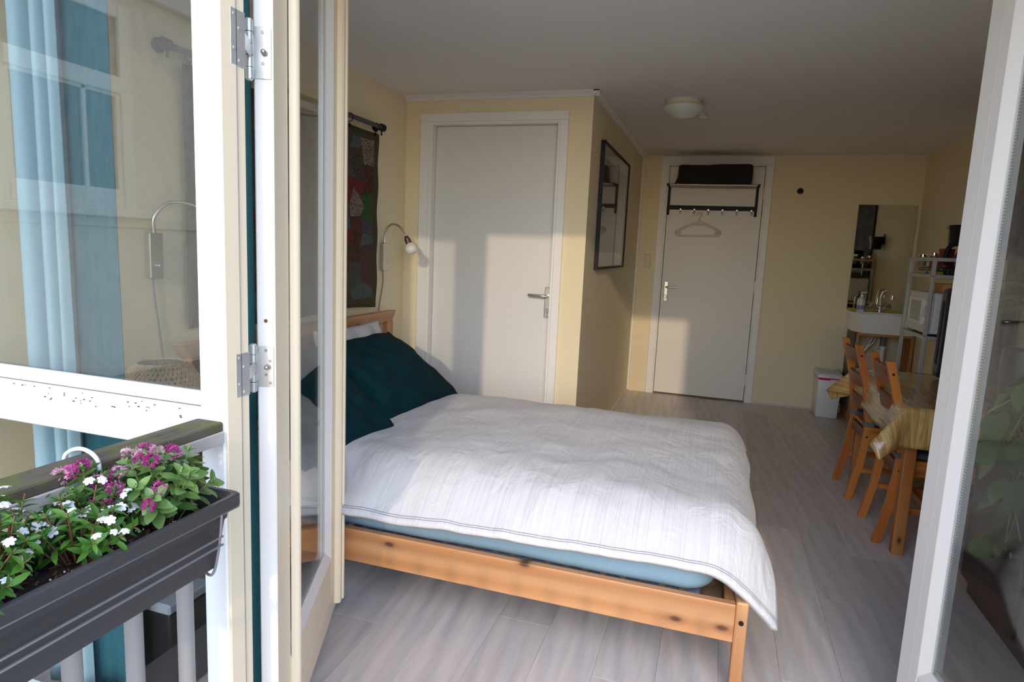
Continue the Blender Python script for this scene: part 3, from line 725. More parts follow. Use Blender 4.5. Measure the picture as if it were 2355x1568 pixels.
def tapestry():
    t = thing('patchwork_hanging', (-1.957, 2.7, 0.96), 'dark embroidered patchwork wall hanging clipped to the grey rod above the bed', 'tapestry')
    y0, y1, z0, z1 = 1.985, 3.425, 0.962, 1.966
    def wob(y, z): return -1.958 + 0.006*math.sin(y*11) + 0.004*noise.noise(Vector((y*3, z*3, 0)))
    bm = B(); N = 60; Mz = 30; V = {}
    for s in (0, 1):
        for i in range(N+1):
            for j in range(Mz+1):
                y = y0+(y1-y0)*i/N; z = z0+(z1-z0)*j/Mz
                yy = y + (0.006*math.sin(z*23+1) if i == N else 0) ; zz = z + (0.012*math.sin(y*6+2) if j == 0 else 0)
                V[s, i, j] = bm.verts.new((wob(y, z) - 0.006*s, yy, zz))
    for i in range(N):
        for j in range(Mz):
            bm.faces.new((V[0,i,j], V[0,i,j+1], V[0,i+1,j+1], V[0,i+1,j])); bm.faces.new((V[1,i,j], V[1,i+1,j], V[1,i+1,j+1], V[1,i,j+1]))
    for i in range(N):
        bm.faces.new((V[0,i,0], V[0,i+1,0], V[1,i+1,0], V[1,i,0])); bm.faces.new((V[0,i,Mz], V[1,i,Mz], V[1,i+1,Mz], V[0,i+1,Mz]))
    for j in range(Mz):
        bm.faces.new((V[0,0,j], V[1,0,j], V[1,0,j+1], V[0,0,j+1])); bm.faces.new((V[0,N,j], V[0,N,j+1], V[1,N,j+1], V[1,N,j]))
    add('backing_cloth', bm, plain('olive border cloth', (0.045, 0.040, 0.018), 0.95, bump=(120, 0.3)), t, smooth=True)
    def patch_mat(nm, base, motif, scale, style):
        mt_, nt, bs = newmat(nm); bs.inputs['Roughness'].default_value = 0.9
        v = coord(nt, 'Object', (1, 1, 1), rnd=True)
        vo = nt.nodes.new('ShaderNodeTexVoronoi'); vo.inputs['Scale'].default_value = scale; nt.links.new(v, vo.inputs['Vector'])
        n = nt.nodes.new('ShaderNodeTexNoise'); n.inputs['Scale'].default_value = scale*1.4; n.inputs['Detail'].default_value = 4; nt.links.new(v, n.inputs['Vector'])
        if style == 0:
            rr = mth(nt, 'FRACT', mth(nt, 'MULTIPLY', vo.outputs['Distance'], 3.3))
            k = ramp(nt, rr, [(0.45, (0, 0, 0)), (0.55, (1, 1, 1))])
        elif style == 1: k = ramp(nt, n.outputs['Fac'], [(0.50, (0, 0, 0)), (0.56, (1, 1, 1))])
        else: k = ramp(nt, vo.outputs['Distance'], [(0.22, (1, 1, 1)), (0.34, (0, 0, 0))])
        c = mixc(nt, k, base, motif)
        nt.links.new(c, bs.inputs['Base Color'])
        b = nt.nodes.new('ShaderNodeBump'); b.inputs['Strength'].default_value = 0.7; b.inputs['Distance'].default_value = 0.004
        nt.links.new(vo.outputs['Distance'], b.inputs['Height']); nt.links.new(b.outputs[0], bs.inputs['Normal'])
        return mt_
    PM = [patch_mat('patch floral', (0.26, 0.23, 0.18), (0.07, 0.010, 0.02), 48, 0), patch_mat('patch rust', (0.075, 0.018, 0.007), (0.035, 0.010, 0.007), 26, 1),
          patch_mat('patch green', (0.022, 0.075, 0.010), (0.012, 0.045, 0.008), 70, 1), patch_mat('patch indigo', (0.060, 0.055, 0.040), (0.012, 0.014, 0.060), 62, 2),
          patch_mat('patch red', (0.15, 0.006, 0.008), (0.08, 0.006, 0.010), 30, 1), patch_mat('patch orange', (0.055, 0.016, 0.011), (0.15, 0.055, 0.007), 56, 2),
          patch_mat('patch magenta', (0.04, 0.04, 0.014), (0.13, 0.008, 0.06), 40, 1), patch_mat('patch teal', (0.09, 0.075, 0.065), (0.007, 0.09, 0.08), 46, 1),
          patch_mat('patch brown', (0.022, 0.010, 0.008), (0.065, 0.055, 0.042), 44, 0), patch_mat('patch violet', (0.032, 0.014, 0.055), (0.075, 0.068, 0.060), 50, 0)]
    R = random.Random(11); nx, nz = 11, 12
    P = {}
    for i in range(nx+1):
        for j in range(nz+1):
            y = y0+0.055+(y1-y0-0.10)*i/nx; z = z0+0.055+(z1-z0-0.10)*j/nz
            if 0 < i < nx: y += R.uniform(-0.035, 0.035)
            if 0 < j < nz: z += R.uniform(-0.025, 0.025)
            P[i, j] = (y, z)
    order = {}
    fixed = {(10,11): 0, (10,10): 0, (9,11): 7, (9,10): 8, (10,9): 1, (10,8): 1, (9,9): 8, (9,8): 4, (10,7): 2, (10,6): 2, (9,7): 0, (9,6): 0, (8,8): 4, (8,7): 4, (10,5): 9, (9,5): 1, (10,4): 7, (9,4): 1, (10,3): 6, (9,3): 5, (8,4): 4, (10,2): 6, (9,2): 3, (8,3): 5, (8,2): 5, (10,1): 6, (9,1): 3, (8,1): 3, (10,0): 7, (9,0): 7, (8,0): 5}
    for i in range(nx):
        for j in range(nz):
            q = [P[i, j], P[i+1, j], P[i+1, j+1], P[i, j+1]]; cyy = sum(p[0] for p in q)/4; czz = sum(p[1] for p in q)/4
            bm = B(); K = 4; W_ = {}
            th = 0.002 + 0.0015*R.random()
            def at(a, b_): 
                y = q[0][0]*(1-a)*(1-b_)+q[1][0]*a*(1-b_)+q[2][0]*a*b_+q[3][0]*(1-a)*b_; z = q[0][1]*(1-a)*(1-b_)+q[1][1]*a*(1-b_)+q[2][1]*a*b_+q[3][1]*(1-a)*b_
                y = cyy+(y-cyy)*0.965; z = czz+(z-czz)*0.965
                return y, z
            for a in range(K+1):
                for b_ in range(K+1):
                    y, z = at(a/K, b_/K); e = a in (0, K) or b_ in (0, K)
                    W_[a, b_] = bm.verts.new((wob(y, z) + (0.0006 if e else th+0.001), y, z))
            for a in range(K):
                for b_ in range(K): bm.faces.new((W_[a,b_], W_[a+1,b_], W_[a+1,b_+1], W_[a,b_+1]))
            mi = fixed.get((i, j), None)
            if mi is None: mi = R.choice([1, 3, 5, 6, 7, 8, 8, 9, 3, 1])
            add('patch', bm, PM[mi], t, smooth=True)
    return t
hang1 = tapestry()
def reading_lamp(y, dirv, label):
    t = thing('reading_lamp', (-1.99, y, 1.255), label, 'wall lamp', 'reading lamps on the left wall')
    bm = B(); box(bm, -1.999, -1.972, y-0.030, y+0.030, 1.174, 1.340, 0.003); bp = add('wall_box', bm, M_BRUSH, t)
    bm = B(); cyl(bm, (-1.974, y, 1.222), (-1.962, y, 1.222), 0.005, n=12); ball(bm, (-1.962, y, 1.222), 0.005); add('switch', bm, M_CHROME, bp, smooth='auto')
    a = Vector((-1.983, y, 1.338)); d = Vector(dirv)
    pts = spline([a, a+Vector((0.004, 0, 0.06)), a + d*0.25 + Vector((0, 0, 0.115)), a + d*0.62 + Vector((0, 0, 0.112)), a + d*0.90 + Vector((0, 0, 0.070)), a + d*1.0 + Vector((0, 0, 0.045))], 8)
    bm = B(); tube(bm, pts, 0.0065, 8)
    add('flexible_arm', bm, M_BRUSH, t, smooth=True)
    e = pts[-1]; dd = (pts[-1]-pts[-3]).normalized()
    bm = B(); cyl(bm, e-dd*0.004, e+dd*0.012, 0.012, 0.017, 18); cyl(bm, e+dd*0.012, e+dd*0.046, 0.017, 0.019, 18)
    for k in range(3): cyl(bm, e+dd*(0.016+0.010*k), e+dd*(0.019+0.010*k), 0.0195, n=18)
    hd = add('lamp_socket', bm, plain('dark bronze', (0.20, 0.16, 0.13), 0.35, 0.9), t, smooth='auto')
    bm = B(); q = e+dd*0.035; tube(bm, [q+Vector((0, 0.0, -0.016)), q+Vector((-0.012, -0.02, -0.03)), q+Vector((-0.016, -0.022, -0.046)), q+Vector((-0.010, -0.014, -0.048)), q+Vector((-0.002, -0.004, -0.018))], 0.0015, 6); add('handle', bm, M_BRUSH, hd)
    bm = B(); prof = [(0.018, 0.0), (0.030, 0.010), (0.038, 0.026), (0.0385, 0.040), (0.033, 0.055), (0.020, 0.066), (0.0, 0.070)]
    lathe(bm, prof, n=24)
    mt_ = Matrix.Translation(e+dd*0.044) @ dd.to_track_quat('Z', 'Y').to_matrix().to_4x4(); bmesh.ops.transform(bm, matrix=mt_, verts=bm.verts)
    add('glass_shade', bm, plain('frosted white glass', (0.78, 0.76, 0.70), 0.25), t, smooth=True)
    bm = B(); z1 = 0.925
    tube(bm, spline([(-1.992, y-0.004, 1.176), (-1.992, y+0.002, 1.10), (-1.993, y+0.018 if y < 2.5 else y-0.030, z1+0.06), (-1.993, y+0.045 if y < 2.5 else y-0.045, z1-(0.0 if y > 2.5 else 0.16))], 8), 0.0032, 6)
    add('cable', bm, plain('grey cable', (0.16, 0.16, 0.17), 0.5), t, smooth=True)
reading_lamp(3.561, (0.155, -0.015, 0), 'brushed steel gooseneck wall lamp beside the bathroom-side wall corner')
reading_lamp(1.856, (0.10, 0.20, 0), 'brushed steel gooseneck wall lamp seen through the fixed window')

# bedside stand with the bamboo lamp, storage box below
ns = thing('bedside_table', (-1.76, 1.66, 0), 'small brown wooden bedside table under the bamboo lamp', 'side table')
M_BROWN = {a: wood('brown', a, (0.22, 0.10, 0.045), (0.12, 0.05, 0.022)) for a in 'xyz'}
bm = B(); box(bm, -1.975, -1.52, 1.47, 1.86, 0.665, 0.690, 0.004); add('tabletop', bm, M_BROWN['x'], ns)
for x in (-1.96, -1.565):
    for y in (1.485, 1.815):
        bm = B(); box(bm, x, x+0.03, y, y+0.03, 0, 0.665, 0.003); add('leg', bm, M_BROWN['z'], ns)
bm = B(); box(bm, -1.955, -1.54, 1.488, 1.503, 0.60, 0.665, 0.002); box(bm, -1.955, -1.54, 1.827, 1.842, 0.60, 0.665, 0.002); add('apron', bm, M_BROWN['x'], ns)
bl = thing('bamboo_lamp', (-1.768, 1.665, 0.69), 'woven bamboo table lamp with diamond holes behind the window', 'table lamp')
bm = B(); lathe(bm, [(0.0, 0.690), (0.085, 0.690), (0.085, 0.700), (0.02, 0.704), (0.012, 0.76), (0.0, 0.76)], (-1.768, 1.665, 0)); add('base', bm, M_BROWN['x'], bl, smooth='auto')
def weave_mat():
    mt_, nt, bs = newmat('woven bamboo'); bs.inputs['Roughness'].default_value = 0.6
    v = coord(nt, 'Object', (40, 40, 90)); n = nt.nodes.new('ShaderNodeTexNoise'); n.inputs['Scale'].default_value = 1.5; nt.links.new(v, n.inputs['Vector'])
    c = ramp(nt, n.outputs['Fac'], [(0.3, (0.62, 0.42, 0.23)), (0.7, (0.80, 0.60, 0.38))]); nt.links.new(c, bs.inputs['Base Color']); return mt_
M_WEAVE = weave_mat()
def rad(t): return 0.078 + 0.058*math.sin(PI*min(1, 0.16+t*0.84))**0.8 if t < 1 else 0.07
prof = [(0.112, 0.702), (0.130, 0.735), (0.137, 0.775), (0.131, 0.820), (0.117, 0.860), (0.096, 0.893), (0.074, 0.908)]
def prad(z):
    for (r0, z0), (r1, z1) in zip(prof, prof[1:]):
        if z0 <= z <= z1: return r0+(r1-r0)*(z-z0)/(z1-z0)
    return prof[-1][0]
bm = B()
for sgn in (1, -1):
    for k in range(44):
        A = []; n = 14
        for i in range(n+1):
            z = 0.702 + 0.206*i/n; a = 2*PI*k/44 + sgn*(i/n)*1.05; r = prad(z) + 0.0008*sgn; A.append((a, r, z))
        w = 0.105; vv = []
        for a, r, z in A: vv.append((bm.verts.new((-1.768+r*math.cos(a-w*0.5), 1.665+r*math.sin(a-w*0.5), z)), bm.verts.new((-1.768+r*math.cos(a+w*0.5), 1.665+r*math.sin(a+w*0.5), z))))
        for (p, q), (p2, q2) in zip(vv, vv[1:]): bm.faces.new((p, q, q2, p2))
sh = add('lamp_shade', bm, M_WEAVE, bl); sh.modifiers.new('s', 'SOLIDIFY').thickness = 0.0012
bm = B()
for r, z in ((0.074, 0.908), (0.112, 0.702)): tube(bm, [(-1.768+r*math.cos(a), 1.665+r*math.sin(a), z) for a in [2*PI*i/40 for i in range(40)]], 0.004, 6, closed=True)
add('shade_rim', bm, M_WEAVE, bl, smooth=True)
bm = B(); cyl(bm, (-1.768, 1.665, 0.70), (-1.768, 1.665, 0.870), 0.100, 0.080, 28); add('paper_liner', bm, plain('dark lamp lining', (0.24, 0.155, 0.09), 0.8), bl, smooth='auto')
sb = thing('storage_box', (-1.67, 1.46, 0), 'black storage box with a blue-grey lid on the floor behind the window', 'box')
bm = B(); box(bm, -1.93, -1.40, 1.315, 1.470, 0.0, 0.268, 0.006); add('body', bm, plain('black plastic', (0.010, 0.010, 0.012), 0.35), sb)
bm = B(); box(bm, -1.935, -1.395, 1.312, 1.474, 0.268, 0.300, 0.006); add('lid', bm, plain('blue grey lid', (0.20, 0.24, 0.30), 0.6), sb)

# curtains inside the window
def curtain_sheet(name, path, z0, z1, mat, parent, amp=0.0):
    bm = B(); cols = []; P = spline(path, 7); N = 26
    for i, p in enumerate(P):
        col = []
        for j in range(N+1):
            t = j/N; z = z1+(z0-z1)*t; s = i/len(P)
            col.append(bm.verts.new((p[0] + 0.014*t + 0.006*math.sin(3*t+s*9)*amp, p[1] + amp*0.010*math.sin(s*30+4*t), z)))
        cols.append(col)
    for a, b in zip(cols, cols[1:]):
        for j in range(N): bm.faces.new((a[j], b[j], b[j+1], a[j+1]))
    o = add(name, bm, mat, parent, smooth=True); o.modifiers.new('s', 'SOLIDIFY').thickness = 0.002; return o
def cloth2(name, col, transl):
    mt_, nt, bs = newmat(name); bs.inputs['Base Color'].default_value = (*col, 1); bs.inputs['Roughness'].default_value = 0.9
    out = nt.nodes['Material Output']; tl = nt.nodes.new('ShaderNodeBsdfTranslucent'); tl.inputs[0].default_value = (*col, 1)
    mx = nt.nodes.new('ShaderNodeMixShader'); mx.inputs[0].default_value = transl
    nt.links.new(bs.outputs[0], mx.inputs[1]); nt.links.new(tl.outputs[0], mx.inputs[2]); nt.links.new(mx.outputs[0], out.inputs['Surface'])
    bump_noise(nt, bs, 300, 0.15, coord(nt, 'Object')); return mt_
M_CURT_P = cloth2('pale blue curtain', (0.33, 0.50, 0.60), 0.12); M_CURT_T = cloth2('teal curtain', (0.015, 0.105, 0.145), 0.12)
crod = thing('curtain_rail', (-1.5, 1.24, 2.2), 'white curtain rail above the window inside', 'rail')
bm = B(); box(bm, -1.99, -1.03, 1.235, 1.255, 2.205, 2.225, 0.003); add('rail', bm, M_WHITE, crod)
for x in (-1.95, -1.5, -1.06):
    bm = B(); box(bm, x-0.012, x+0.012, 1.155, 1.24, 2.207, 2.222); add('bracket', bm, M_WHITE, crod)
ct = thing('curtain', (-1.62, 1.25, 0.02), 'blue curtain with pale folds hanging behind the fixed window', 'curtain')
curtain_sheet('folded_part', [(-1.800, 1.275), (-1.780, 1.235), (-1.750, 1.240), (-1.738, 1.285), (-1.722, 1.300), (-1.704, 1.285), (-1.692, 1.232), (-1.664, 1.222), (-1.652, 1.270), (-1.644, 1.300), (-1.634, 1.275), (-1.626, 1.218), (-1.608, 1.208), (-1.596, 1.228)], 0.03, 2.205, M_CURT_P, ct, 0.25)
curtain_sheet('flat_part', [(-1.612, 1.246), (-1.585, 1.262), (-1.555, 1.268), (-1.525, 1.258), (-1.49, 1.262), (-1.462, 1.256)], 0.03, 2.205, M_CURT_T, ct, 0.3)
ct2 = thing('curtain', (-1.12, 1.25, 0.02), 'teal curtain strip gathered behind the open left door leaf', 'curtain')
curtain_sheet('folded_part', [(-1.165, 1.235), (-1.145, 1.272), (-1.125, 1.228), (-1.105, 1.270), (-1.085, 1.225), (-1.068, 1.268), (-1.052, 1.226), (-1.040, 1.245)], 0.03, 2.205, M_CURT_T, ct2, 0.2)

# ------------------------------------------------------------------ framed picture on the partition
pf = thing('framed_picture', (-0.77, 4.45, 1.24), 'large black framed print behind glass on the cream partition wall', 'picture')
bm = B(); ring_frame(bm, 'x', -0.784, -0.758, 4.155, 5.335, 1.232, 2.050, 0.016, 0.001); add('frame', bm, M_BLACK, pf)
bm = B(); box(bm, -0.783, -0.772, 4.171, 5.319, 1.248, 2.034); add('mount', bm, plain('mount board', (0.66, 0.62, 0.54), 0.9), pf)
def print_mat():
    mt_, nt, bs = newmat('grey print'); bs.inputs['Roughness'].default_value = 0.8
    v = coord(nt, 'Object', (1, 9, 1.3)); n = nt.nodes.new('ShaderNodeTexNoise'); n.inputs['Scale'].default_value = 3; n.inputs['Detail'].default_value = 5; nt.links.new(v, n.inputs['Vector'])
    c = ramp(nt, n.outputs['Fac'], [(0.3, (0.10, 0.095, 0.09)), (0.7, (0.22, 0.20, 0.18))]); nt.links.new(c, bs.inputs['Base Color']); return mt_
bm = B(); box(bm, -0.772, -0.7712, 4.26, 5.23, 1.345, 1.955); add('print', bm, print_mat(), pf)
bm = B(); box(bm, -0.7650, -0.7630, 4.171, 5.319, 1.248, 2.034); add('glass', bm, M_PICGLASS, pf)

# ceiling lamp, sensor box, light switch, wall hook
cl = thing('ceiling_lamp', (-0.295, 4.16, CEIL), 'round opal glass ceiling lamp with a pale base', 'ceiling lamp')
bm = B(); lathe(bm, [(0.0, CEIL), (0.105, CEIL), (0.108, CEIL-0.02), (0.100, CEIL-0.034), (0.0, CEIL-0.034)], (-0.295, 4.16, 0), 40); add('base', bm, plain('cream lamp base', (0.70, 0.66, 0.50), 0.4), cl, smooth='auto')
bm = B(); lathe(bm, [(0.0, CEIL-0.036), (0.119, CEIL-0.036), (0.122, CEIL-0.042), (0.116, CEIL-0.058), (0.094, CEIL-0.080), (0.062, CEIL-0.096), (0.03, CEIL-0.102), (0.0, CEIL-0.104)], (-0.295, 4.16, 0), 40); add('glass_shade', bm, plain('opal glass', (0.66, 0.70, 0.62), 0.15, coat=0.3), cl, smooth='auto')
for a in (0.6, 2.7, 4.8):
    bm = B(); ball(bm, (-0.295+0.112*math.cos(a), 4.16+0.112*math.sin(a), CEIL-0.034), 0.006); add('clip', bm, M_CHROME, cl)
cs = thing('ceiling_rose', (-0.235, 4.56, CEIL), 'small flat cream ceiling box behind the round lamp', 'ceiling box')
bm = B(); lathe(bm, [(0.0, CEIL), (0.060, CEIL), (0.058, CEIL-0.010), (0.0, CEIL-0.012)], (-0.235, 4.56, 0), 30); add('cover', bm, M_CEIL, cs, smooth='auto')
bm = B(); box(bm, -0.215, -0.165, 4.535, 4.585, CEIL-0.030, CEIL-0.010, 0.004); add('block', bm, plain('cream lamp base', (0.70, 0.66, 0.50), 0.4), cs)
sw = thing('light_switch', (-0.672, 6.33, 1.28), 'cream wall switch plate between the partition corner and back door', 'switch')
bm = B(); box(bm, -0.706, -0.640, 6.318, 6.33, 1.220, 1.350, 0.004); add('plate', bm, plain('old cream plastic', (0.66, 0.58, 0.42), 0.5), sw)
bm = B(); box(bm, -0.692, -0.654, 6.314, 6.318, 1.290, 1.340, 0.002); add('rocker', bm, plain('old cream plastic', (0.66, 0.58, 0.42), 0.5), sw)
bm = B(); lathe(bm, [(0.0, -0.0), (0.020, 0.0), (0.020, -0.006), (0.007, -0.006), (0.007, -0.004), (0.0, -0.004)], (-0.673, 6.318, 1.252), 16, axis='y'); add('socket', bm, plain('old cream plastic', (0.66, 0.58, 0.42), 0.5), sw)
hk = thing('wall_hook', (0.619, 6.33, 1.963), 'small black round hook on the bare back wall', 'hook')
bm = B(); lathe(bm, [(0.0, 0.0), (0.026, 0.0), (0.026, -0.010), (0.020, -0.018), (0.0, -0.020)], (0.619, 6.33, 1.963), 20, axis='y'); add('plate', bm, M_BLACK, hk, smooth='auto')
bm = B(); tube(bm, spline([(0.619, 6.312, 1.963), (0.619, 6.285, 1.960), (0.619, 6.272, 1.972)], 5), 0.007, 8); ball(bm, (0.619, 6.272, 1.974), 0.011); add('peg', bm, M_BLACK, hk, smooth=True)

# coat rack on the back door, bag, hangers
cr = thing('coat_rack', (-0.12, 6.318, 1.74), 'black metal coat rack with a hat shelf mounted on the back door', 'coat rack')
for x in (-0.515, 0.262):
    bm = B(); box(bm, x-0.012, x+0.012, 6.306, 6.317, 1.725, 2.005, 0.002)
    bar(bm, (x, 6.308, 1.985), (x, 6.10, 1.985), 0.024, 0.018, bev=0.002); bar(bm, (x, 6.310, 1.79), (x, 6.305, 1.80), 0.02, 0.01)
    for z in (1.745, 1.90): cyl(bm, (x, 6.304, z), (x, 6.307, z), 0.005, n=8)
    add('bracket', bm, M_BLACK, cr)
bm = B(); box(bm, -0.515, 0.262, 6.300, 6.306, 1.775, 1.815, 0.002); add('hook_rail', bm, M_BLACK, cr)
for k in range(5):
    bm = B(); cyl(bm, (-0.50, 6.12+0.043*k, 1.985), (0.25, 6.12+0.043*k, 1.985), 0.0095, n=12); add('shelf_bar', bm, plain('grey shelf tube', (0.42, 0.38, 0.36), 0.35, 0.6), cr, smooth='auto')
for k in range(6):
    x = -0.40 + 0.125*k; bm = B()
    tube(bm, spline([(x, 6.300, 1.772), (x, 6.288, 1.745), (x, 6.268, 1.738), (x, 6.262, 1.755)], 5), 0.006, 8); ball(bm, (x, 6.262, 1.757), 0.008); box(bm, x-0.008, x+0.008, 6.296, 6.301, 1.752, 1.785, 0.002)
    add('hook', bm, M_BRUSH, cr, smooth='auto')
bg = thing('black_bag', (-0.12, 6.2, 1.995), 'flat black bag lying on the coat rack shelf', 'bag')
def bagfn(p):
    return p + Vector((0.010*noise.noise(p*6), 0.008*noise.noise(p*7+Vector((3, 0, 0))), 0.012*noise.noise(Vector((p.x*5, p.y*4, 2)))))
bm = B(); soft_box(bm, -0.435, 0.200, 6.10, 6.30, 1.997, 2.165, 0.03, 36, 8, 8, bagfn); add('body', bm, M_BLACKF, bg, smooth=True)
bm = B(); prism(bm, [(-0.435, 2.01), (-0.465, 1.997), (-0.45, 1.997), (-0.425, 2.10)], 'y', 6.13, 6.20); add('flap', bm, M_BLACKF, bg)
def hanger(name, dx, dy, tilt, label):
    t = thing(name, (-0.225, 6.27, 1.54), label, 'hanger', 'plastic hangers on the coat rack')
    mt_ = plain('white plastic hanger', (0.72, 0.66, 0.56), 0.4)
    yb = 6.262-dy; xc = -0.228+dx; zt = 1.752
    hook = [(xc+0.020*math.cos(a), yb, zt-0.026+0.020*math.sin(a)+0.005) for a in [math.radians(x) for x in range(-60, 215, 25)]][::-1]
    hook += [(xc+0.004, yb, zt-0.058), (xc, yb, zt-0.085)]
    bm = B(); tube(bm, spline(hook, 3), 0.0042, 8); add('hook', bm, mt_, t, smooth=True)
    bm = B(); c = Vector((xc, yb, 1.667)); w = 0.195
    top = [c+Vector((s, 0, -0.088*(abs(s)/w)**1.25 + tilt*s)) for s in [w*(-1+2*i/24) for i in range(25)]]
    l = top[0]; r = top[-1]
    lower = [r, r+Vector((0.008, 0, -0.020)), r+Vector((-0.006, 0, -0.036)), r+Vector((-0.04, 0, -0.040)), l+Vector((0.04, 0, -0.040)), l+Vector((0.006, 0, -0.036)), l+Vector((-0.008, 0, -0.020))]
    tube(bm, top+lower, 0.0052, 8, closed=True)
    for s in (-1, 1):
        q = c+Vector((s*0.165, 0, -0.098)); tube(bm, [q+Vector((0.012*math.cos(a), 0, 0.012*math.sin(a))) for a in [2*PI*i/12 for i in range(12)]], 0.003, 6, closed=True)
    add('shoulder_bar', bm, mt_, t, smooth=True)
    bm = B(); tube(bm, [c+Vector((-0.045, 0, -0.016)), c+Vector((-0.03, 0, -0.004)), c+Vector((0.03, 0, -0.004)), c+Vector((0.045, 0, -0.016)), c+Vector((0.03, 0, -0.026)), c+Vector((-0.03, 0, -0.026))], 0.004, 6, closed=True); add('neck_loop', bm, mt_, t, smooth=True)
hanger('coat_hanger', 0.0, 0.006, 0.0, 'cream plastic coat hanger in front of another on the coat rack')
hanger('coat_hanger', 0.004, -0.012, 0.05, 'cream plastic coat hanger tilted behind its twin on the coat rack')

# ------------------------------------------------------------------ washbasin corner
mr = thing('mirror', (1.325, 6.33, 0.95), 'tall frameless wall mirror above the washbasin', 'mirror')
bm = B(); box(bm, 1.100, 1.552, 6.318, 6.330, 0.955, 1.855); add('backing', bm, plain('mirror edge', (0.20, 0.24, 0.12), 0.3), mr)
bm = B(); box(bm, 1.1015, 1.5505, 6.3165, 6.318, 0.957, 1.8535); add('mirror_glass', bm, plain('silvered glass', (0.78, 0.80, 0.74), 0.03, 1.0), mr)
bm = B(); box(bm, 1.100, 1.552, 6.312, 6.330, 0.938, 0.955, 0.002); add('sealant', bm, plain('yellowed sealant', (0.42, 0.36, 0.05), 0.7), mr)
M_CERAM = plain('white ceramic', (0.80, 0.80, 0.80), 0.12, coat=0.3)
bs_ = thing('washbasin', (1.32, 6.1, 0.78), 'white ceramic washbasin with a chamfered corner under the mirror', 'washbasin')
bm = B()
P = [(1.105, 6.312), (1.105, 6.10), (1.165, 5.955), (1.560, 5.955), (1.570, 5.97), (1.570, 6.312)]
Pi = [(1.145, 6.20), (1.145, 6.10), (1.188, 5.985), (1.530, 5.985), (1.535, 6.0), (1.535, 6.20)]
zt, zb = 0.938, 0.775
To = [bm.verts.new((x, y, zt)) for x, y in P]; Ti = [bm.verts.new((x, y, zt)) for x, y in Pi]; Bo = [bm.verts.new((x+(1.33-x)*0.04, y, zb)) for x, y in P]; Bi = [bm.verts.new((x+(1.34-x)*0.3, y+(6.1-y)*0.3, zt-0.12)) for x, y in Pi]
n = len(P)
for i in range(n):
    j = (i+1) % n
    bm.faces.new((Bo[i], Bo[j], To[j], To[i])); bm.faces.new((To[i], To[j], Ti[j], Ti[i])); bm.faces.new((Ti[i], Ti[j], Bi[j], Bi[i]))
bm.faces.new(Bo[::-1]); bm.faces.new(Bi)
bmesh.ops.bevel(bm, geom=[e for e in bm.edges], offset=0.006, segments=2, affect='EDGES', clamp_overlap=True)
add('bowl', bm, M_CERAM, bs_, smooth='auto')
tp = thing('tap', (1.345, 6.255, 0.938), 'chrome swan-neck mixer tap with two cross handles on the washbasin', 'tap')
bm = B(); cyl(bm, (1.345, 6.255, 0.938), (1.345, 6.255, 0.975), 0.026, 0.020, 20); ball(bm, (1.345, 6.255, 0.978), 0.024); add('body', bm, M_CHROME, tp, smooth='auto')
bm = B(); tube(bm, spline([(1.345, 6.255, 0.98), (1.348, 6.25, 1.06), (1.362, 6.235, 1.118), (1.392, 6.20, 1.128), (1.412, 6.175, 1.098), (1.413, 6.172, 1.060)], 7), 0.0105, 12); cyl(bm, (1.413, 6.172, 1.078), (1.413, 6.172, 1.056), 0.013, n=14); add('spout', bm, M_CHROME, tp, smooth='auto')
for s in (-1, 1):
    bm = B(); a = Vector((1.345+s*0.012, 6.250, 0.965)); b = Vector((1.345+s*0.078, 6.228, 1.002)); cyl(bm, a, a.lerp(b, 0.5), 0.011, n=14); cyl(bm, a.lerp(b, 0.45), b, 0.020, 0.026, 8); add('tap_handle', bm, M_CHROME, tp)
sp_ = thing('soap_bottle', (1.195, 6.245, 0.938), 'white pump soap bottle with a lilac label on the washbasin', 'soap bottle')
bm = B(); lathe(bm, [(0.0, 0.938), (0.030, 0.938), (0.032, 0.945), (0.031, 1.030), (0.026, 1.050), (0.012, 1.060), (0.011, 1.068), (0.0, 1.068)], (1.195, 6.245, 0), 20); add('body', bm, plain('milky plastic', (0.66, 0.64, 0.68), 0.3), sp_, smooth='auto')
bm = B(); lathe(bm, [(0.0325, 0.955), (0.0328, 0.956), (0.0325, 0.990), (0.0320, 0.991)], (1.195, 6.245, 0), 20); add('label', bm, plain('lilac label', (0.30, 0.20, 0.42), 0.5), sp_, smooth=True)
bm = B(); cyl(bm, (1.195, 6.245, 1.066), (1.195, 6.245, 1.082), 0.013, n=14); cyl(bm, (1.195, 6.245, 1.082), (1.195, 6.245, 1.100), 0.004, n=8); box(bm, 1.185, 1.232, 6.240, 6.250, 1.098, 1.108, 0.003); add('pump', bm, plain('white plastic', (0.78, 0.78, 0.78), 0.35), sp_)
# open wooden stand below
OR = {a: wood('orange_wood', a, (0.52, 0.24, 0.07), (0.34, 0.13, 0.03), rough=0.5) for a in 'xyz'}
st = thing('basin_stand', (1.33, 6.15, 0), 'open wooden stand carrying the washbasin, its left side dark grey', 'stand')
bm = B(); box(bm, 1.140, 1.570, 5.985, 6.312, 0.752, 0.775, 0.002); add('top_board', bm, OR['x'], st)
bm = B(); box(bm, 1.140, 1.162, 5.985, 6.312, 0.0, 0.752, 0.002); add('side_panel', bm, OR['z'], st)
bm = B(); box(bm, 1.125, 1.139, 5.98, 6.312, 0.10, 0.775, 0.001); o = add('side_cladding', bm, plain('dark grey laminate', (0.055, 0.052, 0.05), 0.5, bump=(200, 0.2)), st); o['label'] = 'dark grey side board'
bm = B(); box(bm, 1.545, 1.570, 5.985, 6.312, 0.0, 0.752, 0.002); add('side_panel', bm, OR['z'], st)
bm = B(); box(bm, 1.162, 1.545, 6.00, 6.312, 0.20, 0.222, 0.002); add('shelf_board', bm, OR['x'], st)
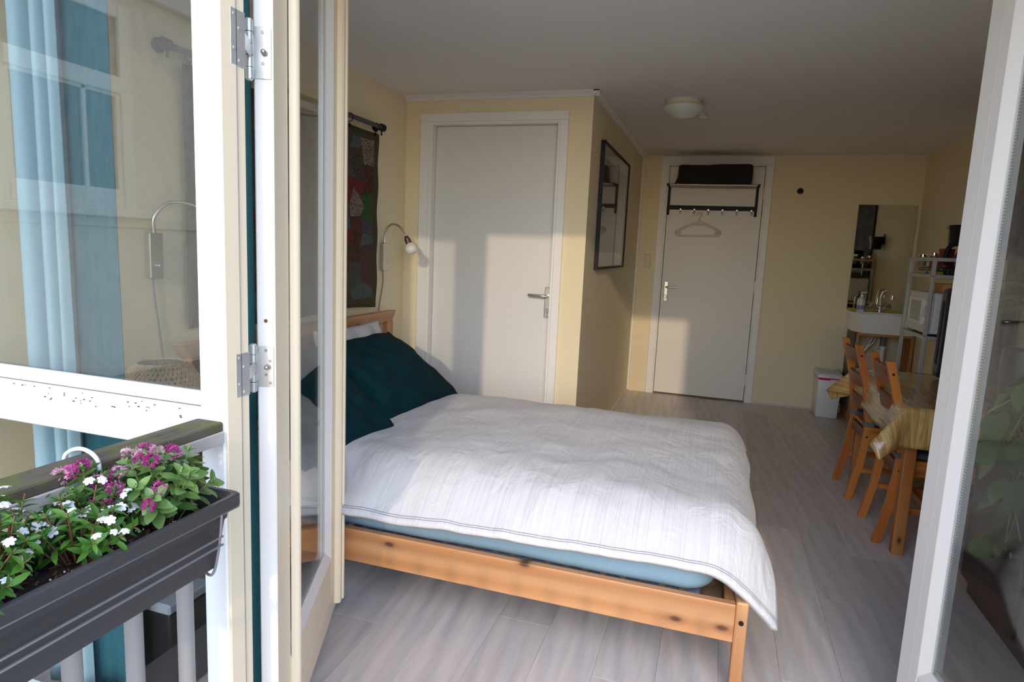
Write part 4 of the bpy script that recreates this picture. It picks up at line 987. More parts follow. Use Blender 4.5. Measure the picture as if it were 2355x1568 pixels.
pp = thing('waste_pipe', (1.36, 6.22, 0.4), 'grey and white waste trap with flexible hoses under the washbasin', 'pipe')
bm = B(); cyl(bm, (1.385, 6.17, 0.752), (1.385, 6.17, 0.655), 0.024, n=16); add('grey_pipe', bm, plain('grey pipe', (0.16, 0.16, 0.17), 0.5), pp, smooth='auto')
bm = B(); cyl(bm, (1.385, 6.17, 0.655), (1.385, 6.17, 0.635), 0.031, n=16); cyl(bm, (1.385, 6.17, 0.635), (1.385, 6.17, 0.48), 0.022, n=16); cyl(bm, (1.385, 6.17, 0.50), (1.385, 6.17, 0.47), 0.032, n=16); tube(bm, spline([(1.385, 6.17, 0.60), (1.345, 6.19, 0.60), (1.335, 6.24, 0.58), (1.34, 6.326, 0.57)], 6), 0.018, 12); add('white_trap', bm, plain('white plastic', (0.78, 0.78, 0.78), 0.35), pp, smooth='auto')
for k, x0 in enumerate((1.31, 1.335)):
    bm = B(); tube(bm, spline([(x0, 6.20, 0.75), (x0-0.02, 6.19, 0.68), (x0-0.06-0.02*k, 6.19, 0.60), (x0-0.10, 6.21, 0.50), (x0-0.11, 6.24, 0.40), (x0-0.11, 6.26, 0.25)], 7), 0.007, 8); add('hose', bm, M_BRUSH, pp, smooth=True)
bm = B(); tube(bm, [(1.272, 6.19, 0.635), (1.262, 6.19, 0.618)], 0.0085, 8); add('hose_marking', bm, plain('red tape', (0.5, 0.02, 0.02), 0.5), pp)
bn = thing('waste_bin', (0.985, 6.16, 0), 'white lidded waste bin with a bright pink bag edge beside the washbasin', 'bin')
bm = B(); hexa(bm, [(0.905, 6.045, 0), (1.075, 6.045, 0), (1.075, 6.295, 0), (0.905, 6.295, 0), (0.893, 6.030, 0.345), (1.088, 6.030, 0.345), (1.088, 6.310, 0.345), (0.893, 6.310, 0.345)], 0.010, seg=2); add('body', bm, plain('white bin plastic', (0.74, 0.73, 0.74), 0.35), bn, smooth='auto')
bm = B(); box(bm, 0.889, 1.092, 6.026, 6.314, 0.345, 0.356, 0.002); box(bm, 0.897, 0.99, 6.0225, 6.026, 0.336, 0.352, 0.001); add('bag_edge', bm, plain('pink bin bag', (0.68, 0.01, 0.20), 0.35), bn)
bm = B(); hexa(bm, [(0.884, 6.020, 0.356), (1.097, 6.020, 0.356), (1.097, 6.318, 0.356), (0.884, 6.318, 0.356), (0.890, 6.026, 0.380), (1.091, 6.026, 0.380), (1.091, 6.312, 0.400), (0.890, 6.312, 0.400)], 0.004, seg=2)
ring_frame(bm, 'y', 6.3, 6.3001, 0, 0.0001, 0, 0.0001, 0.00001) if False else None
add('lid', bm, plain('white bin lid', (0.70, 0.70, 0.69), 0.35), bn, smooth='auto')
bm = B()
for (a, b, c, d) in ((0.905, 1.076, 6.044, 6.054), (0.905, 1.076, 6.286, 6.296), (0.905, 0.915, 6.054, 6.286), (1.066, 1.076, 6.054, 6.286)):
    za = 0.380+0.02*(c-6.026)/0.286; zb_ = 0.380+0.02*(d-6.026)/0.286
    hexa(bm, [(a, c, za-0.004), (b, c, za-0.004), (b, d, zb_-0.004), (a, d, zb_-0.004), (a, c, za+0.006), (b, c, za+0.006), (b, d, zb_+0.006), (a, d, zb_+0.006)], 0.001)
add('lid_rim', bm, plain('white bin lid', (0.70, 0.70, 0.69), 0.35), bn)

# ------------------------------------------------------------------ metal shelf unit with microwave, coffee machine and packets
M_SHELF = plain('silver grey steel tube', (0.50, 0.49, 0.49), 0.4, 0.35)
su = thing('shelf_unit', (1.38, 4.63, 0), 'silver grey steel tube shelf unit with a microwave against the right wall', 'shelf unit')
for x in (1.20, 1.555):
    for y in (4.385, 4.875):
        bm = B(); box(bm, x-0.010, x+0.010, y-0.012, y+0.012, 0.0, 1.400, 0.002); po = add('post', bm, M_SHELF, su)
        if x < 1.3 and y < 4.5:
            for z in (1.292, 0.935):
                bm = B(); cyl(bm, (x-0.0115, y, z), (x-0.0095, y, z), 0.006, n=12); cyl(bm, (x-0.002, y-0.0135, z), (x-0.002, y-0.0115, z), 0.006, n=12); add('screw', bm, plain('copper screw', (0.45, 0.22, 0.16), 0.4, 0.8), po)
for z, full in ((1.390, False), (1.290, True), (0.922, True), (0.45, True), (0.12, True)):
    bm = B()
    for y in (4.385, 4.875): box(bm, 1.21, 1.545, y-0.010, y+0.010, z-0.011, z+0.011, 0.002)
    for x in (1.20, 1.555): box(bm, x-0.009, x+0.009, 4.397, 4.863, z-0.011, z+0.011, 0.002)
    add('rail', bm, M_SHELF, su)
    if full:
        bm = B(); box(bm, 1.205, 1.55, 4.395, 4.865, z-0.006, z+0.006); add('shelf_board', bm, M_SHELF, su)
mw = thing('microwave', (1.38, 4.63, 0.933), 'cream white microwave with two round dials on the steel shelf', 'microwave')
M_MW = plain('cream microwave case', (0.70, 0.68, 0.64), 0.35)
bm = B(); box(bm, 1.235, 1.54, 4.412, 4.850, 0.945, 1.190, 0.006, seg=2); add('case', bm, plain('white microwave case', (0.76, 0.76, 0.76), 0.4), mw)
bm = B(); box(bm, 1.215, 1.236, 4.412, 4.520, 0.942, 1.190, 0.005, seg=2); cp = add('control_panel', bm, M_MW, mw)
for z, r in ((1.125, 0.026), (1.020, 0.027)):
    bm = B(); cyl(bm, (1.216, 4.462, z), (1.212, 4.462, z), r+0.006, n=28); add('dial_ring', bm, plain('grey dial ring', (0.30, 0.29, 0.29), 0.4), cp)
    bm = B(); cyl(bm, (1.213, 4.462, z), (1.198, 4.462, z), r, r*0.9, 28); box(bm, 1.192, 1.200, 4.462-0.004, 4.462+0.004, z-r*0.85, z+r*0.85, 0.002); add('dial', bm, plain('white dial', (0.80, 0.80, 0.80), 0.25), cp)
bm = B(); box(bm, 1.214, 1.236, 4.522, 4.850, 0.942, 1.190, 0.005, seg=2); dr = add('door', bm, M_MW, mw)
bm = B(); ring_frame(bm, 'x', 1.207, 1.2145, 4.545, 4.835, 0.985, 1.155, 0.026, 0.003); add('door_frame', bm, plain('white microwave case', (0.76, 0.76, 0.76), 0.4), dr)
bm = B(); box(bm, 1.2125, 1.2142, 4.571, 4.809, 1.011, 1.129); add('door_window', bm, plain('grey microwave window', (0.42, 0.41, 0.38), 0.15), dr)
for y in (4.44, 4.82):
    for x in (1.26, 1.52):
        bm = B(); cyl(bm, (x, y, 0.928), (x, y, 0.946), 0.010, n=10); add('foot', bm, M_BLACK, mw)
cb = thing('cardboard_box', (1.38, 4.55, 1.191), 'small orange-brown cardboard box with red print on the microwave', 'box')
bm = B(); box(bm, 1.27, 1.50, 4.425, 4.58, 1.1905, 1.248, 0.001); add('box_body', bm, plain('cardboard', (0.56, 0.30, 0.11), 0.8), cb)
bm = B()
for (a, b, c, d) in ((1.345, 1.352, 1.205, 1.232), (1.352, 1.372, 1.224, 1.230), (1.352, 1.368, 1.208, 1.212), (1.385, 1.391, 1.205, 1.232), (1.391, 1.406, 1.215, 1.220), (1.42, 1.424, 1.205, 1.232), (1.43, 1.434, 1.205, 1.232), (1.44, 1.47, 1.216, 1.221)):
    box(bm, a, b, 4.4242, 4.4252, c, d)
prism(bm, [(1.315, 1.218), (1.333, 1.228), (1.333, 1.208)], 'y', 4.4242, 4.4252)
add('red_print', bm, plain('red ink', (0.60, 0.05, 0.03), 0.6), cb)
yp = thing('food_packet', (1.30, 4.70, 1.297), 'yellow and dark food packet lying on the upper steel shelf', 'packet')
def pk(p): return p+Vector((0.006*noise.noise(p*14), 0.006*noise.noise(p*15+Vector((4, 0, 0))), 0.006*noise.noise(p*13+Vector((0, 5, 0)))))
bm = B(); soft_box(bm, 1.225, 1.36, 4.47, 4.80, 1.297, 1.325, 0.012, 10, 24, 4, pk); add('wrapper', bm, plain('yellow wrapper', (0.50, 0.40, 0.03), 0.3), yp, smooth=True)
bm = B(); soft_box(bm, 1.232, 1.36, 4.42, 4.83, 1.322, 1.346, 0.010, 10, 24, 4, pk); add('dark_wrapper', bm, plain('dark wrapper', (0.035, 0.03, 0.025), 0.35), yp, smooth=True)
bm = B(); box(bm, 1.2225, 1.2245, 4.58, 4.63, 1.300, 1.318, 0.0006); add('blue_label', bm, plain('blue print', (0.02, 0.05, 0.25), 0.4), yp)
cm = thing('coffee_machine', (1.40, 4.44, 1.297), 'black coffee machine with a jug handle on the top shelf', 'coffee machine')
bm = B(); box(bm, 1.27, 1.53, 4.40, 4.465, 1.297, 1.345, 0.01, seg=2); add('base', bm, M_BLACK, cm)
bm = B(); box(bm, 1.43, 1.53, 4.40, 4.465, 1.345, 1.50, 0.012, seg=2); add('tank', bm, M_BLACK, cm)
bm = B(); tube(bm, spline([(1.27, 4.43, 1.36), (1.265, 4.43, 1.42), (1.285, 4.43, 1.475), (1.34, 4.43, 1.488), (1.37, 4.43, 1.48)], 6), 0.014, 10); add('jug_handle', bm, M_BLACK, cm, smooth=True)
bm = B(); lathe(bm, [(0.0, 1.346), (0.050, 1.346), (0.055, 1.37), (0.052, 1.42), (0.040, 1.45), (0.042, 1.47), (0.0, 1.47)], (1.365, 4.432, 0), 24); add('glass_jug', bm, plain('dark jug glass', (0.03, 0.025, 0.022), 0.08), cm, smooth='auto')
rc = thing('storage_tin', (1.31, 4.66, 1.297), 'red-brown tin behind the coffee machine on the top shelf', 'tin')
bm = B(); lathe(bm, [(0.0, 1.347), (0.040, 1.347), (0.040, 1.445), (0.0, 1.445)], (1.30, 4.545, 0), 24); add('can', bm, plain('red brown tin', (0.22, 0.045, 0.02), 0.4), rc, smooth='auto')
bm = B(); lathe(bm, [(0.0, 1.445), (0.042, 1.445), (0.042, 1.457), (0.0, 1.457)], (1.30, 4.545, 0), 24); add('lid', bm, plain('red brown tin', (0.22, 0.045, 0.02), 0.4), rc, smooth='auto')
wp = thing('wall_pot', (1.50, 5.10, 1.50), 'black tapered pot hanging on the right wall above the shelf', 'pot')
bm = B(); lathe(bm, [(0.0, 1.502), (0.046, 1.502), (0.050, 1.51), (0.060, 1.605), (0.064, 1.608), (0.064, 1.630), (0.058, 1.630), (0.053, 1.56), (0.0, 1.55)], (0, 0, 0), 32); bmesh.ops.transform(bm, matrix=Matrix.Translation((1.512, 5.10, 0)) @ Matrix.Diagonal((1, 1.8, 1, 1)), verts=bm.verts); add('pot', bm, M_BLACK, wp, smooth='auto')
bm = B(); box(bm, 1.568, 1.579, 5.06, 5.14, 1.56, 1.66, 0.003); add('wall_bracket', bm, M_BLACK, wp)
# things at the right wall that show in the mirror
hang2 = copy_tree(hang1); hang2.location = (1.559, 3.935, 1.20); hang2.rotation_euler = (0, 0, PI)
hang2['label'] = 'dark patchwork hanging on the right wall, reflected in the washbasin mirror'
wh = ['nearest the room side', 'second from the room side', 'in the middle', 'second from the wall', 'nearest the wall']
for k, (x, y) in enumerate([(1.255, 4.845), (1.32, 4.85), (1.385, 4.845), (1.45, 4.85), (1.515, 4.845)]):
    j = thing('spice_jar', (x, y, 1.348), 'glass spice jar on the far edge of the top shelf, ' + wh[k], 'jar', 'spice jars on the shelf edge')
    h_ = 0.06+0.012*(k % 3)
    bm = B(); lathe(bm, [(0.0, 1.348), (0.022, 1.348), (0.023, 1.352), (0.023, 1.348+h_), (0.0, 1.348+h_)], (x, y, 0), 16); add('glass_body', bm, plain('spice %d' % k, [(0.30, 0.28, 0.20), (0.35, 0.10, 0.04), (0.12, 0.14, 0.05), (0.45, 0.35, 0.12), (0.20, 0.09, 0.05)][k], 0.15), j, smooth='auto')
    bm = B(); cyl(bm, (x, y, 1.348+h_), (x, y, 1.364+h_), 0.021, n=16); add('lid', bm, M_CHROME, j, smooth='auto')

# ------------------------------------------------------------------ dining table with its vinyl cloth, two ladder-back chairs
HON = {a: wood('honey_pine', a, (0.60, 0.21, 0.040), (0.40, 0.11, 0.016), rough=0.35, scale=1.2) for a in 'xyz'}
LEGW = {a: wood('table_pine', a, (0.50, 0.20, 0.055), (0.34, 0.105, 0.022), knots=1.2, rough=0.4) for a in 'xyz'}
tb = thing('dining_table', (1.2, 3.83, 0), 'honey pine dining table under a wood-look vinyl cloth', 'table')
TX0, TX1, TY0, TY1, TZ = 0.848, 1.555, 3.235, 4.365, 0.706
bm = B(); box(bm, TX0, TX1, TY0, TY1, TZ-0.024, TZ-0.003, 0.003); add('tabletop', bm, LEGW['y'], tb)
for x in (TX0+0.030, TX1-0.080):
    for y in (TY0+0.030, TY1-0.080):
        bm = B(); box(bm, x, x+0.050, y, y+0.050, 0.0, TZ-0.024, 0.004, seg=2); add('leg', bm, LEGW['z'], tb)
for y in (TY0+0.040, TY1-0.060):
    bm = B(); box(bm, TX0+0.08, TX1-0.08, y, y+0.02, TZ-0.11, TZ-0.024, 0.002); add('apron', bm, LEGW['x'], tb)
for x in (TX0+0.040, TX1-0.060):
    bm = B(); box(bm, x, x+0.02, TY0+0.08, TY1-0.08, TZ-0.11, TZ-0.024, 0.002); add('apron', bm, LEGW['y'], tb)
def cloth_mat():
    mt_, nt, bs = newmat('wood look vinyl'); bs.inputs['Roughness'].default_value = 0.16; bs.inputs['Coat Weight'].default_value = 0.6; bs.inputs['Coat Roughness'].default_value = 0.12
    v = coord(nt, 'UV', (42, 3.0, 1)); n = nt.nodes.new('ShaderNodeTexNoise'); n.inputs['Scale'].default_value = 1.6; n.inputs['Detail'].default_value = 6; n.inputs['Distortion'].default_value = 0.8; nt.links.new(v, n.inputs['Vector'])
    c = ramp(nt, n.outputs['Fac'], [(0.30, (0.30, 0.155, 0.045)), (0.5, (0.52, 0.31, 0.10)), (0.66, (0.66, 0.46, 0.19))]); nt.links.new(c, bs.inputs['Base Color'])
    v2 = coord(nt, 'UV', (60, 9, 1)); n2 = nt.nodes.new('ShaderNodeTexNoise'); n2.inputs['Scale'].default_value = 1; n2.inputs['Detail'].default_value = 4; nt.links.new(v2, n2.inputs['Vector'])
    b = nt.nodes.new('ShaderNodeBump'); b.inputs['Strength'].default_value = 0.4; b.inputs['Distance'].default_value = 0.004; nt.links.new(n2.outputs['Fac'], b.inputs['Height']); nt.links.new(b.outputs[0], bs.inputs['Normal']); return mt_
def tablecloth():
    """stiff vinyl: flat on the top, hanging sides, the two room-side corners standing out as a folded point"""
    bm = B(); uvl = bm.loops.layers.uv.new('UVMap'); H = 0.175; z = TZ
    def quad_strip(rows):
        V = [[(bm.verts.new(p), uv) for p, uv in row] for row in rows]
        for a, b in zip(V, V[1:]):
            for i in range(len(a)-1):
                q = (a[i], a[i+1], b[i+1], b[i]); f = bm.faces.new([x[0] for x in q]); f.smooth = True
                for l, x in zip(f.loops, q): l[uvl].uv = x[1]
    def fall(x, y, nx, ny, t):
        """point on a hanging side at fraction t below the edge"""
        d = t*H; out = 0.006*math.sin(min(1, t*5)*PI/2) + 0.010*t + 0.006*math.sin((x+y)*14)*t
        return (x+nx*out, y+ny*out, z - d + 0.004*(1-min(1, t*8)))
    T = [i/10 for i in range(11)]; NX_, NY_ = 18, 28
    xs = [TX0+(TX1-TX0)*i/NX_ for i in range(NX_+1)]; ys = [TY0+(TY1-TY0)*i/NY_ for i in range(NY_+1)]
    def w(x, y): return 0.0022*noise.noise(Vector((x*9, y*9, 0)))
    quad_strip([[((x, y, z+0.0035+w(x, y)), (x, y)) for x in xs] for y in ys])
    quad_strip([[(fall(x, TY0, 0, -1, t), (x, TY0-t*H)) for x in xs] for t in T])
    quad_strip([[(fall(x, TY1, 0, 1, t), (x, TY1+t*H)) for x in xs] for t in T])
    quad_strip([[(fall(TX0, y, -1, 0, t), (TX0-t*H, y)) for y in ys] for t in T])
    # spare cloth at the two room-side corners: one stiff flap folded out, its inner half tucked back to the side
    for yc, s in ((TY0, -1), (TY1, 1)):
        C0 = Vector((TX0, yc, z)); E1 = Vector(fall(TX0, yc, 0, s, 1)); E2 = Vector(fall(TX0, yc, -1, 0, 1))
        A_ = C0 + Vector((-0.140, s*0.060, -0.165)); T_ = C0 + Vector((-0.098, s*0.095, -0.228)); K = 10
        rows = []
        for i in range(K+1):
            a = i/K; row = []
            for j in range(K+1):
                b = j/K; e1 = Vector(fall(TX0, yc, 0, s, a))
                p = e1*(1-b) + C0.lerp(A_, b)*(1-a) - C0*(1-a)*(1-b) + T_*a*b - E1*a*(1-b) + E1.lerp(T_, b)*0 + (E1 - E1)*b
                p = C0*(1-a)*(1-b) + E1*a*(1-b) + A_*(1-a)*b + T_*a*b + (e1-C0.lerp(E1, a))*(1-b)
                p += Vector((0.012, s*0.020, 0.0))*math.sin(PI*a)*math.sin(PI*b)
                row.append((p, (TX0-b*H, yc+s*a*H)))
            rows.append(row)
        quad_strip(rows)
        rows = []
        for i in range(K+1):
            a = i/K; p0 = C0.lerp(A_, a); p1 = Vector(fall(TX0, yc, -1, 0, a))
            rows.append([(p0.lerp(p1, j/4) + Vector((0, -s*0.008*math.sin(PI*j/4)*a, 0)), (TX0-a*H, yc+s*a*H*(1-j/4))) for j in range(5)])
        quad_strip(rows)
    bmesh.ops.remove_doubles(bm, verts=bm.verts, dist=0.0006)
    o = add('tablecloth', bm, cloth_mat(), None)
    for p in o.data.polygons: p.use_smooth = True
    o.modifiers.new('s', 'SOLIDIFY').thickness = 0.0012
    tag(o, 'glossy golden wood-look vinyl tablecloth with folded hanging corners', 'tablecloth')
tablecloth()
def chair():
    """local: x towards the table, y across, origin on the floor between the rear feet"""
    t = thing('dining_chair', (0, 0, 0), 'x', 'chair', 'ladder-back chairs at the table', local=True)
    HW = 0.165
    def upright(y):
        bm = B(); pts = [(0.0, 0.0), (0.040, 0.20), (0.062, 0.40), (0.060, 0.46), (0.030, 0.66), (-0.035, 0.895)]
        w, d = 0.034, 0.036; rows = []
        for x, z in pts: rows.append([bm.verts.new((x-d/2, y-w/2, z)), bm.verts.new((x+d/2, y-w/2, z)), bm.verts.new((x+d/2, y+w/2, z)), bm.verts.new((x-d/2, y+w/2, z))])
        for a, b in zip(rows, rows[1:]):
            for i in range(4): bm.faces.new((a[i], a[(i+1)%4], b[(i+1)%4], b[i]))
        bm.faces.new(rows[0][::-1]); bm.faces.new(rows[-1])
        bmesh.ops.bevel(bm, geom=[e for e in bm.edges if e.calc_face_angle(0) > 0.5], offset=0.004, segments=2, affect='EDGES')
        o = add('rear_leg', bm, HON['z'], t, smooth='auto')
        for z, x in ((0.835, -0.018), (0.375, 0.058)):
            q = B(); sgn = -1 if y < 0 else 1
            cyl(q, (x, y+sgn*0.0165, z), (x, y+sgn*0.0195, z), 0.006, n=12); add('bolt', q, M_BLACK, o)
    for y in (-HW, HW): upright(y)
    def slat(z, x, h):
        bm = B(); rows = []; N = 8
        for i in range(N+1):
            s = -1+2*i/N; y = s*(HW-0.015); xx = x - 0.022*(1-s*s)+0.004; hh = h*(0.86+0.14*(1-s*s))
            rows.append([bm.verts.new((xx-0.009, y, z-hh/2)), bm.verts.new((xx+0.007, y, z-hh/2)), bm.verts.new((xx+0.007-0.010, y, z+hh/2)), bm.verts.new((xx-0.009-0.010, y, z+hh/2))])
        for a, b in zip(rows, rows[1:]):
            for i in range(4): bm.faces.new((a[i], a[(i+1)%4], b[(i+1)%4], b[i]))
        bm.faces.new(rows[0][::-1]); bm.faces.new(rows[-1])
        add('back_slat', bm, wood('dark_slat', 'y', (0.22, 0.065, 0.024), (0.13, 0.035, 0.014), rough=0.4), t, smooth='auto')
    slat(0.830, -0.018, 0.080); slat(0.685, 0.022, 0.076); slat(0.555, 0.046, 0.072)
    for y in (-HW-0.012, HW+0.012):
        bm = B(); box(bm, 0.385, 0.421, y-0.018, y+0.018, 0.0, 0.415, 0.004, seg=2); add('front_leg', bm, HON['z'], t)
    bm = B(); box(bm, 0.055, 0.435, -0.195, 0.195, 0.415, 0.437, 0.006, seg=2); add('seat', bm, HON['x'], t)
    for y in (-HW-0.006, HW+0.006):
        bm = B(); box(bm, 0.075, 0.39, y-0.010, y+0.010, 0.355, 0.415, 0.002); add('seat_rail', bm, HON['x'], t)
        bm = B(); box(bm, 0.030, 0.39, y-0.009, y+0.009, 0.165, 0.197, 0.002); add('stretcher', bm, HON['x'], t)
    bm = B(); box(bm, 0.385, 0.405, -HW, HW, 0.355, 0.415, 0.002); add('seat_rail', bm, HON['y'], t)
    bm = B(); box(bm, 0.050, 0.068, -HW+0.01, HW-0.01, 0.345, 0.405, 0.002); add('seat_rail', bm, wood('dark_slat', 'y', (0.22, 0.065, 0.024), (0.13, 0.035, 0.014), rough=0.4), t)
    bm = B(); box(bm, 0.205, 0.225, -HW, HW, 0.170, 0.196, 0.002); add('stretcher', bm, HON['y'], t)
    M_CUSH = plain('dark grey cushion cloth', (0.085, 0.078, 0.080), 0.95, bump=(160, 0.3))
    bm = B(); soft_box(bm, 0.070, 0.440, -0.190, 0.190, 0.438, 0.472, 0.020, 16, 16, 4, lambda p: p+Vector((0, 0, 0.004*noise.noise(p*9)))); cu = add('seat_cushion', bm, M_CUSH, t, smooth=True)
    for y in (-HW, HW):
        s = -1 if y < 0 else 1
        bm = B(); ring_pts = [(0.030, y-0.024), (0.088, y-0.024), (0.088, y+0.024), (0.030, y+0.024)]
        for (x0, x1, y0, y1) in ((0.034, 0.090, y+s*0.0175, y+s*0.0225), (0.034, 0.0395, y-0.022, y+0.022), (0.034, 0.09, y-s*0.0225, y-s*0.0185)): box(bm, x0, x1, y0, y1, 0.436, 0.462, 0.002)
        add('cushion_strap', bm, plain('grey cushion strap', (0.16, 0.15, 0.15), 0.95), cu)
    return t
c1 = chair(); c1.location = (0.836, 3.555, 0); c1['label'] = 'honey pine ladder-back chair nearer the doors, grey cushion strapped on'
c2 = copy_tree(c1); c2.location = (0.806, 4.150, 0); c2.rotation_euler = (0, 0, math.radians(2)); c2['label'] = 'honey pine ladder-back chair further in, nearer the white waste bin'
# navy suitcase standing on the far end of the table
sc_ = thing('suitcase', (1.38, 4.22, 0.71), 'dark navy suitcase standing on the far end of the table', 'suitcase')
bm = B(); soft_box(bm, 1.215, 1.56, 4.09, 4.27, 0.7125, 1.235, 0.06, 20, 12, 24); add('shell', bm, plain('navy plastic shell', (0.008, 0.010, 0.030), 0.3), sc_, smooth=True)
bm = B(); box(bm, 1.2105, 1.2165, 4.165, 4.195, 0.80, 1.16, 0.002); add('zip_band', bm, plain('navy band', (0.006, 0.01, 0.06), 0.5), sc_)
bm = B(); tube(bm, spline([(1.32, 4.18, 1.233), (1.33, 4.18, 1.252), (1.44, 4.18, 1.252), (1.45, 4.18, 1.233)], 4), 0.008, 8); add('handle', bm, M_BLACK, sc_, smooth=True)

# ------------------------------------------------------------------ plants behind the right leaf
M_CONS = plain('dark brown cabinet', (0.035, 0.026, 0.022), 0.4)
cn = thing('console_cabinet', (1.30, 2.45, 0), 'low dark cabinet under the trailing plant at the right wall', 'cabinet')
bm = B(); box(bm, 1.08, 1.565, 1.95, 3.02, 0.06, 0.80, 0.004); add('body', bm, M_CONS, cn)
bm = B(); box(bm, 1.06, 1.57, 1.93, 3.04, 0.80, 0.825, 0.004); add('top', bm, M_CONS, cn)
for y0 in (1.97, 2.50):
    bm = B(); box(bm, 1.068, 1.080, y0, y0+0.50, 0.08, 0.78, 0.003); d_ = add('door', bm, M_CONS, cn)
    bm = B(); cyl(bm, (1.068, y0+(0.45 if y0 < 2.2 else 0.05), 0.36), (1.048, y0+(0.45 if y0 < 2.2 else 0.05), 0.36), 0.011, n=12); add('knob', bm, M_BRUSH, d_)
bm = B(); box(bm, 1.10, 1.55, 1.97, 3.0, 0.0, 0.06); add('plinth', bm, M_CONS, cn)
vs_ = thing('black_vase', (1.10, 2.90, 0.825), 'tall black cylinder vase behind the trailing plant', 'vase')
bm = B(); lathe(bm, [(0.0, 0.8255), (0.070, 0.8255), (0.074, 0.838), (0.074, 1.04), (0.070, 1.048), (0.064, 1.048), (0.062, 1.02), (0.0, 0.98)], (1.125, 2.87, 0), 32); add('body', bm, plain('black glazed ceramic', (0.02, 0.02, 0.022), 0.25), vs_, smooth='auto')
# leaf shapes
def leaf_mesh(name, L, W, mat, heart=False, fold=0.25, curl=0.25, nseg=6):
    bm = B(); rows = []
    for i in range(nseg+1):
        t = i/nseg
        if heart: w = W*(0.98*math.sin(PI*min(1, t*0.80+0.20))**0.85) if t < 1 else 0
        else: w = W*(math.sin(PI*min(1, (t*0.94+0.03)))**0.8)
        x = L*t; zc = -curl*L*t*t
        if heart and i == 0: x = -0.10*L
        l = bm.verts.new((x, w/2, zc+fold*w*0.5)); c = bm.verts.new((L*t if not (heart and i == 0) else 0.04*L, 0, zc)); r = bm.verts.new((x, -w/2, zc+fold*w*0.5))
        rows.append((l, c, r))
    for a, b in zip(rows, rows[1:]):
        bm.faces.new((a[0], a[1], b[1], b[0])); bm.faces.new((a[1], a[2], b[2], b[1]))
    me = bpy.data.meshes.new(name); bm.to_mesh(me); bm.free(); me.materials.append(mat)
    for p in me.polygons: p.use_smooth = True
    return me
def leaf_mat(name, c1_, c2_, rough=0.35, transl=0.25):
    mt_, nt, bs = newmat(name); bs.inputs['Roughness'].default_value = rough
    oi = nt.nodes.new('ShaderNodeObjectInfo'); c = ramp(nt, oi.outputs['Random'], [(0, c1_), (1, c2_)]); nt.links.new(c, bs.inputs['Base Color'])
    tl = nt.nodes.new('ShaderNodeBsdfTranslucent'); nt.links.new(c, tl.inputs[0]); mx = nt.nodes.new('ShaderNodeMixShader'); mx.inputs[0].default_value = transl
    nt.links.new(bs.outputs[0], mx.inputs[1]); nt.links.new(tl.outputs[0], mx.inputs[2]); nt.links.new(mx.outputs[0], nt.nodes['Material Output'].inputs['Surface']); return mt_
def place(name, me, parent, pos, dirv, upv=(0, 0, 1), s=1.0, roll=0.0):
    d = Vector(dirv).normalized(); u = Vector(upv); y = u.cross(d)
    if y.length < 1e-3: y = Vector((0, 1, 0)).cross(d)
    y.normalize(); z = d.cross(y)
    M = Matrix((d, y, z)).transposed() @ Matrix.Rotation(roll, 3, 'X')
    o = bpy.data.objects.new(name, me); COL.objects.link(o); o.parent = parent
    o.matrix_local = Matrix.Translation(Vector(pos)-ORG[parent]) @ M.to_4x4() @ Matrix.Scale(s, 4)
    return o
RG = random.Random(5)
po = thing('trailing_plant', (1.04, 2.36, 0.825), 'trailing heart-leaved plant in a grey pot behind the right door glass', 'plant')
bm = B(); lathe(bm, [(0.0, 0.8255), (0.085, 0.8255), (0.095, 0.84), (0.112, 0.96), (0.116, 0.96), (0.116, 0.975), (0.104, 0.975), (0.10, 0.94), (0.0, 0.935)], (1.19, 2.36, 0), 32); add('pot', bm, plain('grey plant pot', (0.30, 0.30, 0.32), 0.5), po, smooth='auto')
M_POTH = leaf_mat('pothos leaf', (0.035, 0.105, 0.022), (0.085, 0.19, 0.032), 0.28, 0.2); M_STEM = plain('pale green stem', (0.20, 0.26, 0.07), 0.5)
lm = [leaf_mesh('leaf', 0.105, 0.088, M_POTH, True, 0.22, 0.22), leaf_mesh('leaf', 0.085, 0.070, M_POTH, True, 0.30, 0.35), leaf_mesh('leaf', 0.12, 0.095, M_POTH, True, 0.15, 0.15)]
M_POTHY = leaf_mat('yellowing leaf', (0.16, 0.20, 0.03), (0.22, 0.24, 0.05), 0.35, 0.3); ly = leaf_mesh('leaf', 0.10, 0.085, M_POTHY, True, 0.2, 0.25)
base = Vector((1.17, 2.36, 0.955))
for k in range(17):
    a = PI*0.50 + PI*1.0*(k+0.5)/17 + RG.uniform(-0.12, 0.12); out = RG.uniform(0.14, 0.26); dropz = RG.uniform(0.10, 0.66); up_ = RG.uniform(0.03, 0.14)
    dv_ = Vector((math.cos(a), math.sin(a)*1.15, 0))
    pts = spline([base + dv_*0.02, base + dv_*out*0.5 + Vector((0, 0, up_)), base + dv_*out + Vector((0, 0, up_*0.3-0.05)), base + dv_*(out+0.05) + Vector((0.0, RG.uniform(-0.08, 0.08), -dropz*0.6)), base + dv_*(out+0.03) + Vector((0.0, RG.uniform(-0.12, 0.12), -dropz))], 6)
    bm = B(); tube(bm, pts, 0.0028, 5); add('vine', bm, M_STEM, po, smooth=True)
    for i in range(3, len(pts), 3):
        p = pts[i]; d = dv_*RG.uniform(0.2, 1.0) + Vector((RG.uniform(-.6, .4), RG.uniform(-.9, .9), RG.uniform(-1.1, 0.1)))
        q = p + d.normalized()*0.03
        place('leaf', ly if (k == 4 and i > 18) else RG.choice(lm), po, q, d, dv_*0.9+Vector((-0.4, -0.3, 0.9)), RG.uniform(0.8, 1.2), RG.uniform(-0.3, 0.3))
